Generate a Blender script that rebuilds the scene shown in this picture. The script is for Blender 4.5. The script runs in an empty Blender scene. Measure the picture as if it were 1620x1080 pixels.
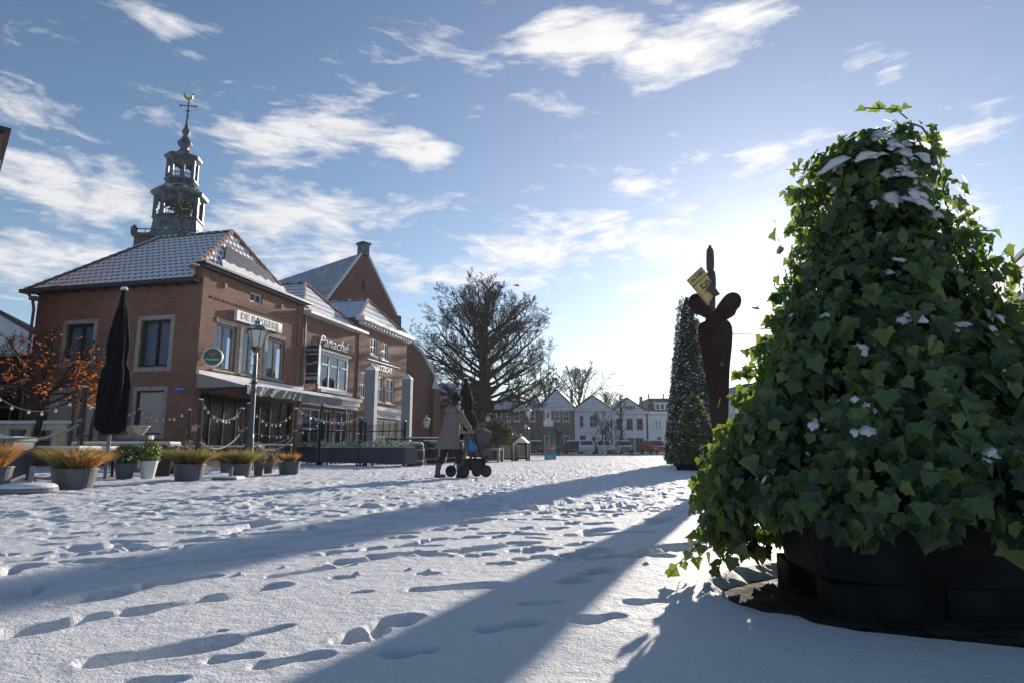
import bpy, math, random
import numpy as np
from mathutils import Vector, Matrix
random.seed(7)
SC = bpy.context.scene
COL = SC.collection
R = math.radians
# ------------------------------------------------------------------ camera model (used to survey points on real planes)
F = 1014.0; PITCH = R(9.5); EYE = 0.6
CP, SP = math.cos(PITCH), math.sin(PITCH)
def ray(px, py):
    v = (540 - py) / F
    return ((px - 810) / F, CP - v * SP, SP + v * CP)
def at(px, py, Y):
    r = ray(px, py); k = Y / r[1]
    return Vector((r[0] * k, Y, EYE + r[2] * k))
def G(px, py, z=0.0):
    r = ray(px, py); k = (z - EYE) / r[2]
    return Vector((r[0] * k, r[1] * k, z))
SUN_AZ, SUN_EL = R(22.5), R(13.5)
# ------------------------------------------------------------------ mesh builder
class MB:
    def __init__(s): s.v = []; s.f = []; s.uv = {}
    def add(s, vs, fs, uvs=None):
        b = len(s.v); s.v += [tuple(p) for p in vs]
        for i, f in enumerate(fs):
            if uvs: s.uv[len(s.f)] = uvs[i]
            s.f.append(tuple(b + k for k in f))
        return s
    def quad(s, a, b, c, d, uv=None): return s.add([a, b, c, d], [(0, 1, 2, 3)], [uv] if uv else None)
    def tri(s, a, b, c, uv=None): return s.add([a, b, c], [(0, 1, 2)], [uv] if uv else None)
    def box(s, x0, x1, y0, y1, z0, z1, M=None):
        vs = [Vector((x, y, z)) for z in (z0, z1) for y in (y0, y1) for x in (x0, x1)]
        if M: vs = [M @ p for p in vs]
        fs = [(0, 2, 3, 1), (4, 5, 7, 6), (0, 1, 5, 4), (2, 6, 7, 3), (0, 4, 6, 2), (1, 3, 7, 5)]
        uv = []
        for k, f in enumerate(fs):
            ax = 2 if k < 2 else (1 if k < 4 else 0)
            uu = []
            for i in f:
                p = ((x1 if i & 1 else x0), (y1 if i & 2 else y0), (z1 if i & 4 else z0))
                uu.append((p[0], p[1]) if ax == 2 else ((p[0], p[2]) if ax == 1 else (p[1], p[2])))
            uv.append(uu)
        return s.add(vs, fs, uv)
    def cbox(s, c, d, M=None): return s.box(c[0]-d[0]/2, c[0]+d[0]/2, c[1]-d[1]/2, c[1]+d[1]/2, c[2]-d[2]/2, c[2]+d[2]/2, M)
    def tube(s, pts, rad, n=6, cap=True):
        pts = [Vector(p) for p in pts]
        if not hasattr(rad, '__len__'): rad = [rad] * len(pts)
        b = len(s.v); m = len(pts); prev = None
        for i, p in enumerate(pts):
            t = (pts[min(i+1, m-1)] - pts[max(i-1, 0)])
            if t.length < 1e-9: t = Vector((0, 0, 1))
            t.normalize()
            if prev is None:
                a = Vector((1, 0, 0)) if abs(t.x) < .8 else Vector((0, 1, 0))
            else: a = prev
            x = (a - t * a.dot(t)); x.normalize(); prev = x; y = t.cross(x)
            for k in range(n):
                q = 2 * math.pi * k / n
                s.v.append(tuple(p + (x * math.cos(q) + y * math.sin(q)) * rad[i]))
        for i in range(m - 1):
            for k in range(n):
                s.f.append((b+i*n+k, b+i*n+(k+1) % n, b+(i+1)*n+(k+1) % n, b+(i+1)*n+k))
        if cap and n > 3:
            s.f.append(tuple(b + k for k in range(n))[::-1]); s.f.append(tuple(b + (m-1)*n + k for k in range(n)))
        return s
    def bar(s, a, b, r, n=6): return s.tube([a, b], r, n)
    def lathe(s, prof, n=16, c=(0, 0, 0), phase=0.0, sx=1, sy=1):
        b = len(s.v)
        for (r, z) in prof:
            for k in range(n):
                q = 2 * math.pi * (k + phase) / n
                s.v.append((c[0] + r * math.cos(q) * sx, c[1] + r * math.sin(q) * sy, c[2] + z))
        m = len(prof)
        for i in range(m - 1):
            for k in range(n): s.f.append((b+i*n+k, b+i*n+(k+1) % n, b+(i+1)*n+(k+1) % n, b+(i+1)*n+k))
        s.f.append(tuple(b + k for k in range(n))[::-1]); s.f.append(tuple(b + (m-1)*n + k for k in range(n)))
        return s
    def loft(s, rings):            # rings of equal vertex counts
        b = len(s.v); n = len(rings[0])
        for r in rings: s.v += [tuple(p) for p in r]
        for i in range(len(rings) - 1):
            for k in range(n): s.f.append((b+i*n+k, b+i*n+(k+1) % n, b+(i+1)*n+(k+1) % n, b+(i+1)*n+k))
        s.f.append(tuple(b + k for k in range(n))[::-1]); s.f.append(tuple(b + (len(rings)-1)*n + k for k in range(n)))
        return s
    def prism(s, poly, d):         # polygon (3D points) pushed along d
        d = Vector(d); n = len(poly); P = [Vector(p) for p in poly]
        s.add(P + [p + d for p in P], [tuple(range(n))[::-1], tuple(range(n, 2*n))] + [(k, (k+1) % n, (k+1) % n + n, k + n) for k in range(n)])
        return s
    def sphere(s, c, r, n=8, sc=(1, 1, 1)):
        m = max(3, n // 2)
        rings = []
        for i in range(m + 1):
            a = math.pi * (i / m) * .98 + .0314
            rings.append([(c[0] + r*sc[0]*math.sin(a)*math.cos(2*math.pi*k/n), c[1] + r*sc[1]*math.sin(a)*math.sin(2*math.pi*k/n), c[2] - r*sc[2]*math.cos(a)) for k in range(n)])
        return s.loft(rings)
    def build(s, name, mat, parent=None, smooth=False, bevel=0, label=None):
        me = bpy.data.meshes.new(name); me.from_pydata(s.v, [], s.f)
        if s.uv:
            L = me.uv_layers.new(name='UVMap')
            arr = np.zeros((len(me.loops), 2), dtype=np.float32)
            for fi, uvs in s.uv.items():
                st = me.polygons[fi].loop_start
                for k, c in enumerate(uvs): arr[st + k] = c
            L.data.foreach_set('uv', arr.ravel())
        me.materials.append(mat)
        if smooth: me.polygons.foreach_set('use_smooth', [True] * len(me.polygons))
        o = bpy.data.objects.new(name, me); COL.objects.link(o)
        if parent: o.parent = parent
        if bevel:
            b = o.modifiers.new('Bevel', 'BEVEL'); b.width = bevel; b.segments = 2; b.limit_method = 'ANGLE'
        if label: o['label'] = label
        return o
def tag(o, label, cat, group=None, kind=None):
    if label: o['label'] = label
    if cat: o['category'] = cat
    if group: o['group'] = group
    if kind: o['kind'] = kind
    return o
def thing(name, label, cat, loc=(0, 0, 0), rz=0.0, group=None):
    o = bpy.data.objects.new(name, None); COL.objects.link(o); o.empty_display_size = .1
    o.location = loc; o.rotation_euler = (0, 0, rz)
    return tag(o, label, cat, group)
def copy_tree(o, loc, rz, label, sc=1.0):
    def cp(x, par):
        c = x.copy(); COL.objects.link(c); c.parent = par
        for ch in x.children: cp(ch, c)
        return c
    c = cp(o, None); c.location = loc; c.rotation_euler = (0, 0, rz); c.scale = (sc,) * 3; c['label'] = label
    return c
def text(name, body, size, M, mat, parent=None, shear=0.0, ext=.008, off=0.0, sx=1.0, align='CENTER', label=None):
    cu = bpy.data.curves.new('t', 'FONT'); cu.body = body; cu.size = size; cu.extrude = ext; cu.shear = shear; cu.offset = off
    cu.align_x = align; cu.align_y = 'CENTER'; cu.resolution_u = 3
    to = bpy.data.objects.new('t', cu); COL.objects.link(to); bpy.context.view_layer.update()
    me = bpy.data.meshes.new_from_object(to.evaluated_get(bpy.context.evaluated_depsgraph_get()))
    bpy.data.objects.remove(to); bpy.data.curves.remove(cu)
    me.transform(M @ Matrix.Diagonal((sx, 1, 1, 1))); me.materials.clear(); me.materials.append(mat)
    o = bpy.data.objects.new(name, me); COL.objects.link(o)
    if parent: o.parent = parent
    if label: o['label'] = label
    return o
def face_m(p, U=(1, 0, 0), N=(0, -1, 0)):   # text frame: right = U, up = z, facing N
    U = Vector(U).normalized(); N = Vector(N).normalized(); Z = N.cross(U)
    M = Matrix((U, Z, N)).transposed().to_4x4(); M.translation = Vector(p); return M
# ------------------------------------------------------------------ materials
def mat(name): 
    m = bpy.data.materials.new(name); m.use_nodes = True; nt = m.node_tree
    return m, nt, nt.nodes, nt.links, nt.nodes['Principled BSDF']
def node(nt, t, **kw):
    n = nt.nodes.new(t)
    for k, v in kw.items():
        if k in n.inputs: n.inputs[k].default_value = v
        else: setattr(n, k, v)
    return n
def math_(nt, op, a, b=None, c=None, clamp=False):
    n = nt.nodes.new('ShaderNodeMath'); n.operation = op; n.use_clamp = clamp
    for i, x in enumerate((a, b, c)):
        if x is None: continue
        if isinstance(x, (int, float)): n.inputs[i].default_value = x
        else: nt.links.new(x, n.inputs[i])
    return n.outputs[0]
def ramp(nt, fac, stops, interp='LINEAR'):
    n = nt.nodes.new('ShaderNodeValToRGB'); n.color_ramp.interpolation = interp
    e = n.color_ramp.elements
    while len(e) < len(stops): e.new(.5)
    for i, (p, c) in enumerate(stops): e[i].position = p; e[i].color = (*c, 1) if len(c) == 3 else c
    nt.links.new(fac, n.inputs[0]); return n.outputs[0]
def mixc(nt, fac, a, b):
    n = nt.nodes.new('ShaderNodeMix'); n.data_type = 'RGBA'
    for i, x in ((0, fac), (6, a), (7, b)):
        if isinstance(x, (int, float)): n.inputs[i].default_value = x
        elif isinstance(x, tuple): n.inputs[i].default_value = (*x, 1)
        else: nt.links.new(x, n.inputs[i])
    return n.outputs[2]
def coords(nt, kind='Object'): return nt.nodes.new('ShaderNodeTexCoord').outputs[kind]
def noise(nt, vec, scale, detail=3, rough=.55, dist=0, out='Fac'):
    n = nt.nodes.new('ShaderNodeTexNoise'); n.inputs['Scale'].default_value = scale; n.inputs['Detail'].default_value = detail
    n.inputs['Roughness'].default_value = rough; n.inputs['Distortion'].default_value = dist
    if vec is not None: nt.links.new(vec, n.inputs['Vector'])
    return n.outputs[out]
def bump(nt, h, bs, strength=.3, dist=.01):
    b = nt.nodes.new('ShaderNodeBump'); b.inputs['Strength'].default_value = strength; b.inputs['Distance'].default_value = dist
    nt.links.new(h, b.inputs['Height']); nt.links.new(b.outputs[0], bs.inputs['Normal'])
def plain(name, col, rough=.6, metal=0, var=.25, scale=6, bmp=.15, snow=0, spec=None):
    m, nt, N, L, bs = mat(name); bs.inputs['Roughness'].default_value = rough; bs.inputs['Metallic'].default_value = metal
    if spec is not None: bs.inputs['Specular IOR Level'].default_value = spec
    co = coords(nt); f = noise(nt, co, scale, 5)
    c = ramp(nt, f, [(.3, tuple(x*(1-var) for x in col)), (.7, tuple(min(1, x*(1+var)) for x in col))])
    if snow:   # snow lying on faces that look up
        g = nt.nodes.new('ShaderNodeNewGeometry'); sp = nt.nodes.new('ShaderNodeSeparateXYZ'); L.new(g.outputs['True Normal'], sp.inputs[0])
        k = math_(nt, 'ADD', sp.outputs[2], math_(nt, 'MULTIPLY', math_(nt, 'SUBTRACT', f, .5), 1.2))
        c = mixc(nt, math_(nt, 'MULTIPLY', math_(nt, 'SUBTRACT', k, 1 - snow), 8, clamp=True), c, (.85, .87, .92))
    L.new(c, bs.inputs['Base Color'])
    if bmp: bump(nt, f, bs, bmp, .02)
    return m
def brick(name, c1, c2, mortar, w=.22, h=.075, dark=.0):
    m, nt, N, L, bs = mat(name); bs.inputs['Roughness'].default_value = .85
    uv = coords(nt, 'UV'); b = node(nt, 'ShaderNodeTexBrick', Scale=1.0); L.new(uv, b.inputs['Vector'])
    b.inputs['Brick Width'].default_value = w; b.inputs['Row Height'].default_value = h; b.inputs['Mortar Size'].default_value = .008
    b.inputs['Color1'].default_value = (*c1, 1); b.inputs['Color2'].default_value = (*c2, 1); b.inputs['Mortar'].default_value = (*mortar, 1)
    f = noise(nt, uv, .6, 5, .6); g = noise(nt, uv, 9, 3)
    c = mixc(nt, math_(nt, 'MULTIPLY', math_(nt, 'SUBTRACT', f, .35), 1.3, clamp=True), b.outputs['Color'], tuple(x*.45 for x in c1))
    c = mixc(nt, math_(nt, 'MULTIPLY', math_(nt, 'SUBTRACT', g, .55), 1.6, clamp=True), c, tuple(min(1, x*1.5) for x in c2))
    L.new(c, bs.inputs['Base Color'])
    bump(nt, math_(nt, 'ADD', math_(nt, 'SUBTRACT', 1, b.outputs['Fac']), math_(nt, 'MULTIPLY', g, .3)), bs, .5, .012)
    return m
def snow_mat(name, granular=True, scale=1.0):
    m, nt, N, L, bs = mat(name); bs.inputs['Roughness'].default_value = .65
    bs.inputs['Specular IOR Level'].default_value = .25
    co = coords(nt)
    n1 = noise(nt, co, 90*scale, 4, .7); n2 = noise(nt, co, 14*scale, 4, .6); n3 = noise(nt, co, 1.1, 3)
    c = ramp(nt, math_(nt, 'ADD', math_(nt, 'MULTIPLY', n1, .5), math_(nt, 'MULTIPLY', n3, .5)), [(.3, (.74, .75, .79)), (.65, (.84, .835, .845))])
    L.new(c, bs.inputs['Base Color'])
    bump(nt, math_(nt, 'ADD', n1, math_(nt, 'MULTIPLY', n2, 2.2)), bs, 1.0, .013)
    return m
def snow_tiles(name, uw=.26, vh=.34, slot=.44, line=False, cover=1.0, under=(.07, .05, .045)):
    # roof tiles under a thin snow cover: the snow lies on each tile, the lower lips stay dark; uv in metres (u along eave, v up slope)
    m, nt, N, L, bs = mat(name); bs.inputs['Roughness'].default_value = .7
    uv = coords(nt, 'UV'); sp = nt.nodes.new('ShaderNodeSeparateXYZ'); L.new(uv, sp.inputs[0])
    nz = noise(nt, uv, 2.2, 4, .6); nl = noise(nt, uv, .35, 3)
    v = math_(nt, 'DIVIDE', sp.outputs[1], vh); u = math_(nt, 'DIVIDE', sp.outputs[0], uw)
    fv = math_(nt, 'FRACT', math_(nt, 'ADD', v, math_(nt, 'MULTIPLY', nz, .12))); fu = math_(nt, 'FRACT', u)
    d1 = math_(nt, 'LESS_THAN', fv, math_(nt, 'ADD', slot * .55, math_(nt, 'MULTIPLY', nz, slot * .8)))
    if line: d = d1
    else:
        cu = math_(nt, 'ABSOLUTE', math_(nt, 'SUBTRACT', fu, .5)); d = math_(nt, 'MULTIPLY', d1, math_(nt, 'LESS_THAN', cu, .3))
    bare = math_(nt, 'GREATER_THAN', math_(nt, 'MULTIPLY', nl, 1.0), .30 + .36 * cover)
    d = math_(nt, 'MAXIMUM', d, math_(nt, 'MULTIPLY', bare, math_(nt, 'LESS_THAN', fv, .6)))
    c = mixc(nt, d, (.72, .74, .80), under); L.new(c, bs.inputs['Base Color'])
    wave = math_(nt, 'SINE', math_(nt, 'MULTIPLY', u, 2*math.pi))
    h = math_(nt, 'SUBTRACT', math_(nt, 'ADD', math_(nt, 'MULTIPLY', wave, .35), math_(nt, 'SUBTRACT', 1.2, fv)), math_(nt, 'MULTIPLY', d, .5))
    bump(nt, h, bs, .8, .05)
    return m
def leaf_mat(name, stops, rough=.38, trans=.4, tcol=(.35, .5, .05), rim=None, spec=.5, veins=False):
    m, nt, N, L, bs = mat(name); bs.inputs['Roughness'].default_value = rough; bs.inputs['Specular IOR Level'].default_value = spec
    g = nt.nodes.new('ShaderNodeNewGeometry'); c = ramp(nt, g.outputs['Random Per Island'], stops)
    f = noise(nt, coords(nt), 45, 3); c = mixc(nt, math_(nt, 'MULTIPLY', f, .35), c, (.015, .03, .012))
    if veins:      # pale veins running from the stalk into each lobe
        sp = nt.nodes.new('ShaderNodeSeparateXYZ'); L.new(coords(nt, 'UV'), sp.inputs[0]); ax = math_(nt, 'ABSOLUTE', sp.outputs[0])
        an = math_(nt, 'ARCTAN2', ax, sp.outputs[1]); rr = math_(nt, 'SQRT', math_(nt, 'ADD', math_(nt, 'MULTIPLY', ax, ax), math_(nt, 'MULTIPLY', sp.outputs[1], sp.outputs[1])))
        dd = None
        for q in (0.0, .90, 1.62):
            e = math_(nt, 'MULTIPLY', math_(nt, 'ABSOLUTE', math_(nt, 'SUBTRACT', an, q)), rr); dd = e if dd is None else math_(nt, 'MINIMUM', dd, e)
        vv = math_(nt, 'MULTIPLY', math_(nt, 'SUBTRACT', .035, dd), 26, clamp=True); c = mixc(nt, math_(nt, 'MULTIPLY', vv, .42), c, (.22, .27, .14))
        bump(nt, math_(nt, 'ADD', vv, noise(nt, coords(nt), 30, 2)), bs, .35, .004)
    L.new(c, bs.inputs['Base Color'])
    t = nt.nodes.new('ShaderNodeBsdfTranslucent')
    L.new(mixc(nt, .55, c, tcol), t.inputs[0])
    mx = nt.nodes.new('ShaderNodeMixShader'); mx.inputs[0].default_value = trans
    L.new(bs.outputs[0], mx.inputs[1]); L.new(t.outputs[0], mx.inputs[2]); L.new(mx.outputs[0], N['Material Output'].inputs[0])
    return m
def glass_mat(name, tint=(.72, .76, .82), refl=.10):
    m, nt, N, L, bs = mat(name); N.remove(bs)
    t = node(nt, 'ShaderNodeBsdfTransparent'); t.inputs[0].default_value = (*tint, 1)
    g = node(nt, 'ShaderNodeBsdfGlossy', Roughness=.03); g.inputs[0].default_value = (.75, .8, .88, 1)
    fr = node(nt, 'ShaderNodeLayerWeight', Blend=.5); mx = nt.nodes.new('ShaderNodeMixShader')
    L.new(math_(nt, 'ADD', math_(nt, 'MULTIPLY', math_(nt, 'POWER', fr.outputs['Facing'], 4), .7), refl, clamp=True), mx.inputs[0]); L.new(t.outputs[0], mx.inputs[1]); L.new(g.outputs[0], mx.inputs[2])
    L.new(mx.outputs[0], N['Material Output'].inputs[0]); return m
M_ = {}
M_['snow'] = snow_mat('snow'); M_['cap'] = snow_mat('snow_cap')
M_['brick'] = brick('red_brick', (.20, .086, .058), (.29, .13, .084), (.22, .17, .135))
M_['brick2'] = brick('brown_brick', (.19, .088, .06), (.26, .125, .085), (.20, .155, .125))
M_['brick3'] = brick('church_brick', (.15, .07, .05), (.19, .095, .07), (.14, .11, .095))
M_['brickgrey'] = brick('grey_brick', (.15, .12, .10), (.20, .16, .13), (.15, .14, .13))
M_['stone'] = plain('stone', (.34, .29, .25), .8, bmp=.3)
M_['render'] = plain('white_render', (.66, .66, .68), .8, var=.12, scale=1.2)
M_['white'] = plain('white_paint', (.62, .62, .62), .45, var=.12, scale=3, snow=0)
M_['whites'] = plain('white_trim', (.60, .59, .58), .5, var=.15, scale=3, snow=.35)
M_['dark'] = plain('dark_paint', (.018, .021, .028), .45, var=.3)
M_['darks'] = plain('dark_gutter', (.02, .024, .032), .5, var=.3, snow=.2)
M_['black'] = plain('black_metal', (.012, .013, .016), .4, .3)
M_['interior'] = plain('dark_interior', (.018, .018, .02), .9, bmp=0)
M_['curtain'] = plain('pale_curtain', (.58, .60, .64), .8, var=.08, bmp=0)
M_['blind'] = plain('pink_grey_shutter', (.46, .37, .34), .7, var=.1)
M_['glass'] = glass_mat('window_glass'); M_['screen'] = glass_mat('screen_glass', (.82, .85, .88), .05)
M_['pane'] = plain('dark_pane', (.02, .024, .03), .08, var=.5, scale=.8, bmp=0, spec=.3)
M_['grey'] = plain('grey_plastic', (.07, .072, .088), .55, var=.2, scale=9, snow=.1)
M_['greymetal'] = plain('grey_metal', (.16, .17, .19), .45, .3, snow=.15)
M_['greyblue'] = plain('lamp_blue_grey', (.05, .065, .085), .4, .2, snow=.1)
M_['pylon'] = plain('pylon_grey', (.26, .26, .30), .8, var=.15, scale=2.5, bmp=.35)
M_['wood'] = plain('weathered_wood', (.055, .042, .034), .85, var=.5, scale=14, bmp=.6)
M_['woodpale'] = plain('pale_wood', (.34, .27, .20), .85, var=.35, scale=7, bmp=.5, snow=.2)
M_['wooddark'] = plain('dark_stained_wood', (.06, .038, .03), .8, var=.4, scale=8, bmp=.5, snow=.2)
M_['rope'] = plain('rope', (.26, .23, .20), .9, var=.4, scale=60, bmp=.8, snow=.35)
M_['awning'] = plain('awning_cloth', (.27, .26, .245), .85, var=.2, scale=2, bmp=.4, snow=.25)
M_['parasol'] = plain('black_parasol_cloth', (.006, .007, .011), .8, var=.5, scale=5, bmp=.4, spec=.08)
M_['lead'] = plain('weathered_lead', (.09, .105, .12), .5, .35, var=.5, scale=3, bmp=.3, snow=.25)
M_['leaddark'] = plain('dark_lead', (.06, .065, .075), .5, .2, var=.5, scale=3, bmp=.3)
M_['gold'] = plain('gilded_metal', (.55, .36, .08), .35, .9, var=.2)
M_['rust'] = plain('rusted_steel', (.034, .019, .020), .9, var=.4, scale=5, bmp=.4, spec=.1)
M_['bronze'] = plain('dark_bronze', (.06, .055, .05), .5, .5, var=.4)
M_['note'] = plain('banknote_yellow', (.55, .42, .15), .6, var=.15)
M_['bark'] = plain('dark_bark', (.034, .029, .027), .95, var=.6, scale=7, bmp=.8, spec=.03)
M_['twig'] = plain('far_bark', (.055, .045, .038), .95, var=.4, scale=5, bmp=0, spec=.03)
M_['lampglass'] = plain('frosted_lamp_glass', (.62, .58, .50), .3, var=.12, scale=4, bmp=0)
M_['green'] = plain('sign_green', (.012, .10, .045), .35, var=.1); M_['red'] = plain('sign_red', (.55, .03, .02), .4, var=.1)
M_['blue'] = plain('sign_blue', (.02, .08, .40), .4, var=.1)
M_['slate'] = plain('slate_snow', (.30, .34, .40), .7, var=.3, scale=1.6)
M_['terracotta'] = plain('terracotta', (.27, .12, .075), .8, var=.3, scale=6, snow=.3)
M_['tiles'] = snow_tiles('snowy_pantiles'); M_['tiles2'] = snow_tiles('snowy_tile_rows', .3, .42, .2, line=True)
M_['tiles3'] = snow_tiles('thin_snow_pantiles', .24, .33, .55, cover=.8, under=(.12, .06, .045))
M_['tilesfar'] = snow_tiles('far_snowy_tiles', .4, .34, .22, line=True, cover=.9, under=(.16, .17, .2))
M_['asphalt'] = plain('wet_asphalt', (.045, .05, .06), .5, var=.3)
# ------------------------------------------------------------------ camera, world, sun
cam = bpy.data.objects.new('camera', bpy.data.cameras.new('camera')); COL.objects.link(cam); SC.camera = cam
cam.location = (0, 0, EYE); cam.rotation_euler = (R(90) + PITCH, 0, 0)
cam.data.sensor_width = 36; cam.data.lens = 36 * F / 1620; cam.data.clip_start = .05; cam.data.clip_end = 3000
SC.view_settings.view_transform = 'Standard'; SC.view_settings.look = 'None'; SC.view_settings.exposure = 0.84; SC.view_settings.gamma = 1
W = bpy.data.worlds.new('World'); SC.world = W; W.use_nodes = True
nt = W.node_tree; bg = nt.nodes['Background']; bg.inputs[1].default_value = .112
sky = nt.nodes.new('ShaderNodeTexSky'); sky.sky_type = 'NISHITA'; sky.sun_disc = False
sky.sun_elevation = SUN_EL; sky.sun_rotation = SUN_AZ
sky.air_density = 1.0; sky.dust_density = .15; sky.ozone_density = 2.0; sky.altitude = 0
gen = coords(nt, 'Generated')
vn = nt.nodes.new('ShaderNodeVectorMath'); vn.operation = 'NORMALIZE'; nt.links.new(gen, vn.inputs[0])
sp = nt.nodes.new('ShaderNodeSeparateXYZ'); nt.links.new(vn.outputs[0], sp.inputs[0])
X_, Y_, Z_ = sp.outputs
az = math_(nt, 'ARCTAN2', X_, Y_); el = math_(nt, 'ARCSINE', Z_)
# clouds: where they stand in the sky (azimuth, elevation, half widths in degrees, weight)
blobs = [(40,270,150,55,1),(30,160,90,50,.6),(120,320,170,45,.9),(60,30,70,25,.35),(300,185,75,45,.7),(390,215,90,45,.9),(530,205,130,55,1.05),(650,235,100,34,1),
 (450,345,150,60,1),(230,335,140,45,.8),(60,400,170,55,.9),(520,395,90,45,.8),(240,30,80,30,.5),(920,55,140,55,1.1),(740,100,60,25,.8),(1060,75,120,45,1),
 (1170,30,90,35,.8),(850,392,130,36,1),(960,360,170,30,.9),(1070,395,70,22,.8),(1003,290,38,20,.9),(1070,320,50,18,.6),(1215,245,70,28,.8),(1010,456,100,9,.9),
 (1140,348,70,16,.7),(1500,222,90,20,.9),(1530,335,80,36,.8),(1415,115,32,18,.8),(740,440,110,28,.8),(620,400,40,20,.6),(690,40,60,20,.5),(1350,100,40,14,.4),(640,455,50,12,.6),(150,260,80,30,.8)]
tot = None
for (px, py, rx, ry, w) in blobs:
    v = Vector(ray(px, py)).normalized(); a0 = math.atan2(v.x, v.y); e0 = math.asin(v.z)
    v2 = Vector(ray(px + 10, py)).normalized(); ka = (math.atan2(v2.x, v2.y) - a0) / 10
    v3 = Vector(ray(px, py - 10)).normalized(); ke = (math.asin(v3.z) - e0) / 10
    A = math_(nt, 'MULTIPLY', math_(nt, 'SUBTRACT', az, a0), 1 / (rx * abs(ka)))
    E_ = math_(nt, 'MULTIPLY', math_(nt, 'SUBTRACT', el, e0), 1 / (ry * abs(ke)))
    d2 = math_(nt, 'ADD', math_(nt, 'MULTIPLY', A, A), math_(nt, 'MULTIPLY', E_, E_))
    g = math_(nt, 'MULTIPLY', math_(nt, 'EXPONENT', math_(nt, 'MULTIPLY', d2, -.9)), w)
    tot = g if tot is None else math_(nt, 'MAXIMUM', tot, g)
den = math_(nt, 'ADD', math_(nt, 'MAXIMUM', Z_, 0.0), .30)
cv = nt.nodes.new('ShaderNodeCombineXYZ')
nt.links.new(math_(nt, 'DIVIDE', X_, den), cv.inputs[0]); nt.links.new(math_(nt, 'DIVIDE', Y_, den), cv.inputs[1]); nt.links.new(math_(nt, 'MULTIPLY', Z_, 4), cv.inputs[2])
n1 = noise(nt, cv.outputs[0], 5.2, 10, .64, .5); n2 = noise(nt, cv.outputs[0], 12, 8, .62, .3)
sh = math_(nt, 'ADD', tot, math_(nt, 'MULTIPLY', math_(nt, 'SUBTRACT', n1, .5), 3.0))
sh = math_(nt, 'ADD', sh, math_(nt, 'MULTIPLY', math_(nt, 'SUBTRACT', n2, .5), 1.6))
cden = math_(nt, 'MULTIPLY', math_(nt, 'SUBTRACT', sh, .31), 1.35, clamp=True)
cden = math_(nt, 'MULTIPLY', cden, math_(nt, 'MULTIPLY', math_(nt, 'ADD', Z_, .02), 14, clamp=True))
sdir = Vector((math.sin(SUN_AZ)*math.cos(SUN_EL), math.cos(SUN_AZ)*math.cos(SUN_EL), math.sin(SUN_EL)))
dp = nt.nodes.new('ShaderNodeVectorMath'); dp.operation = 'DOT_PRODUCT'; nt.links.new(vn.outputs[0], dp.inputs[0]); dp.inputs[1].default_value = sdir
ang = math_(nt, 'ARCCOSINE', math_(nt, 'MINIMUM', dp.outputs['Value'], 1.0))
CL = dict(sky_mul=1.0, g1=14.0, w1=R(7), g2=4.0, w2=R(20))
def gauss(w): 
    q = math_(nt, 'DIVIDE', ang, w); return math_(nt, 'EXPONENT', math_(nt, 'MULTIPLY', math_(nt, 'MULTIPLY', q, q), -1))
glow1 = gauss(R(6.5)); glow2 = gauss(R(27))
def scale_c(col, k):
    n = nt.nodes.new('ShaderNodeVectorMath'); n.operation = 'SCALE'
    if isinstance(col, tuple): n.inputs[0].default_value = col
    else: nt.links.new(col, n.inputs[0])
    if isinstance(k, (int, float)): n.inputs['Scale'].default_value = k
    else: nt.links.new(k, n.inputs['Scale'])
    return n.outputs[0]
def add_c(a, b):
    n = nt.nodes.new('ShaderNodeVectorMath'); n.operation = 'ADD'; nt.links.new(a, n.inputs[0]); nt.links.new(b, n.inputs[1]); return n.outputs[0]
SKYMUL, CLOUDK = .57, 4.4
tn = nt.nodes.new('ShaderNodeVectorMath'); tn.operation = 'MULTIPLY'; nt.links.new(sky.outputs[0], tn.inputs[0]); tn.inputs[1].default_value = (1.02, 1.06, 1.13)
base = scale_c(tn.outputs[0], SKYMUL)
# glow round the sun added to the sky colour, as through thin cloud
base = add_c(base, scale_c((1.3, 1.2, 1.15), glow1)); base = add_c(base, scale_c((.95, .80, .80), glow2))
hz = math_(nt, 'EXPONENT', math_(nt, 'MULTIPLY', math_(nt, 'MAXIMUM', Z_, 0), -6.0))
base = add_c(base, scale_c((.75, .8, 1.0), hz))
shade = math_(nt, 'ADD', .72, math_(nt, 'MULTIPLY', n2, .45))
cc = scale_c((1.0, 1.0, 1.03), math_(nt, 'MULTIPLY', shade, CLOUDK)); cc = add_c(cc, scale_c((1.8, 1.6, 1.2), glow2))
final = mixc(nt, math_(nt, 'MULTIPLY', cden, .93), base, cc)
nt.links.new(final, bg.inputs[0])
sl = bpy.data.lights.new('sun', 'SUN'); sl.energy = 4.0; sl.angle = R(.5); sl.color = (1.0, .90, .78)
so = bpy.data.objects.new('sun', sl); COL.objects.link(so); so.rotation_euler = sdir.to_track_quat('Z', 'Y').to_euler(); so.location = (8, 20, 30)
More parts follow.
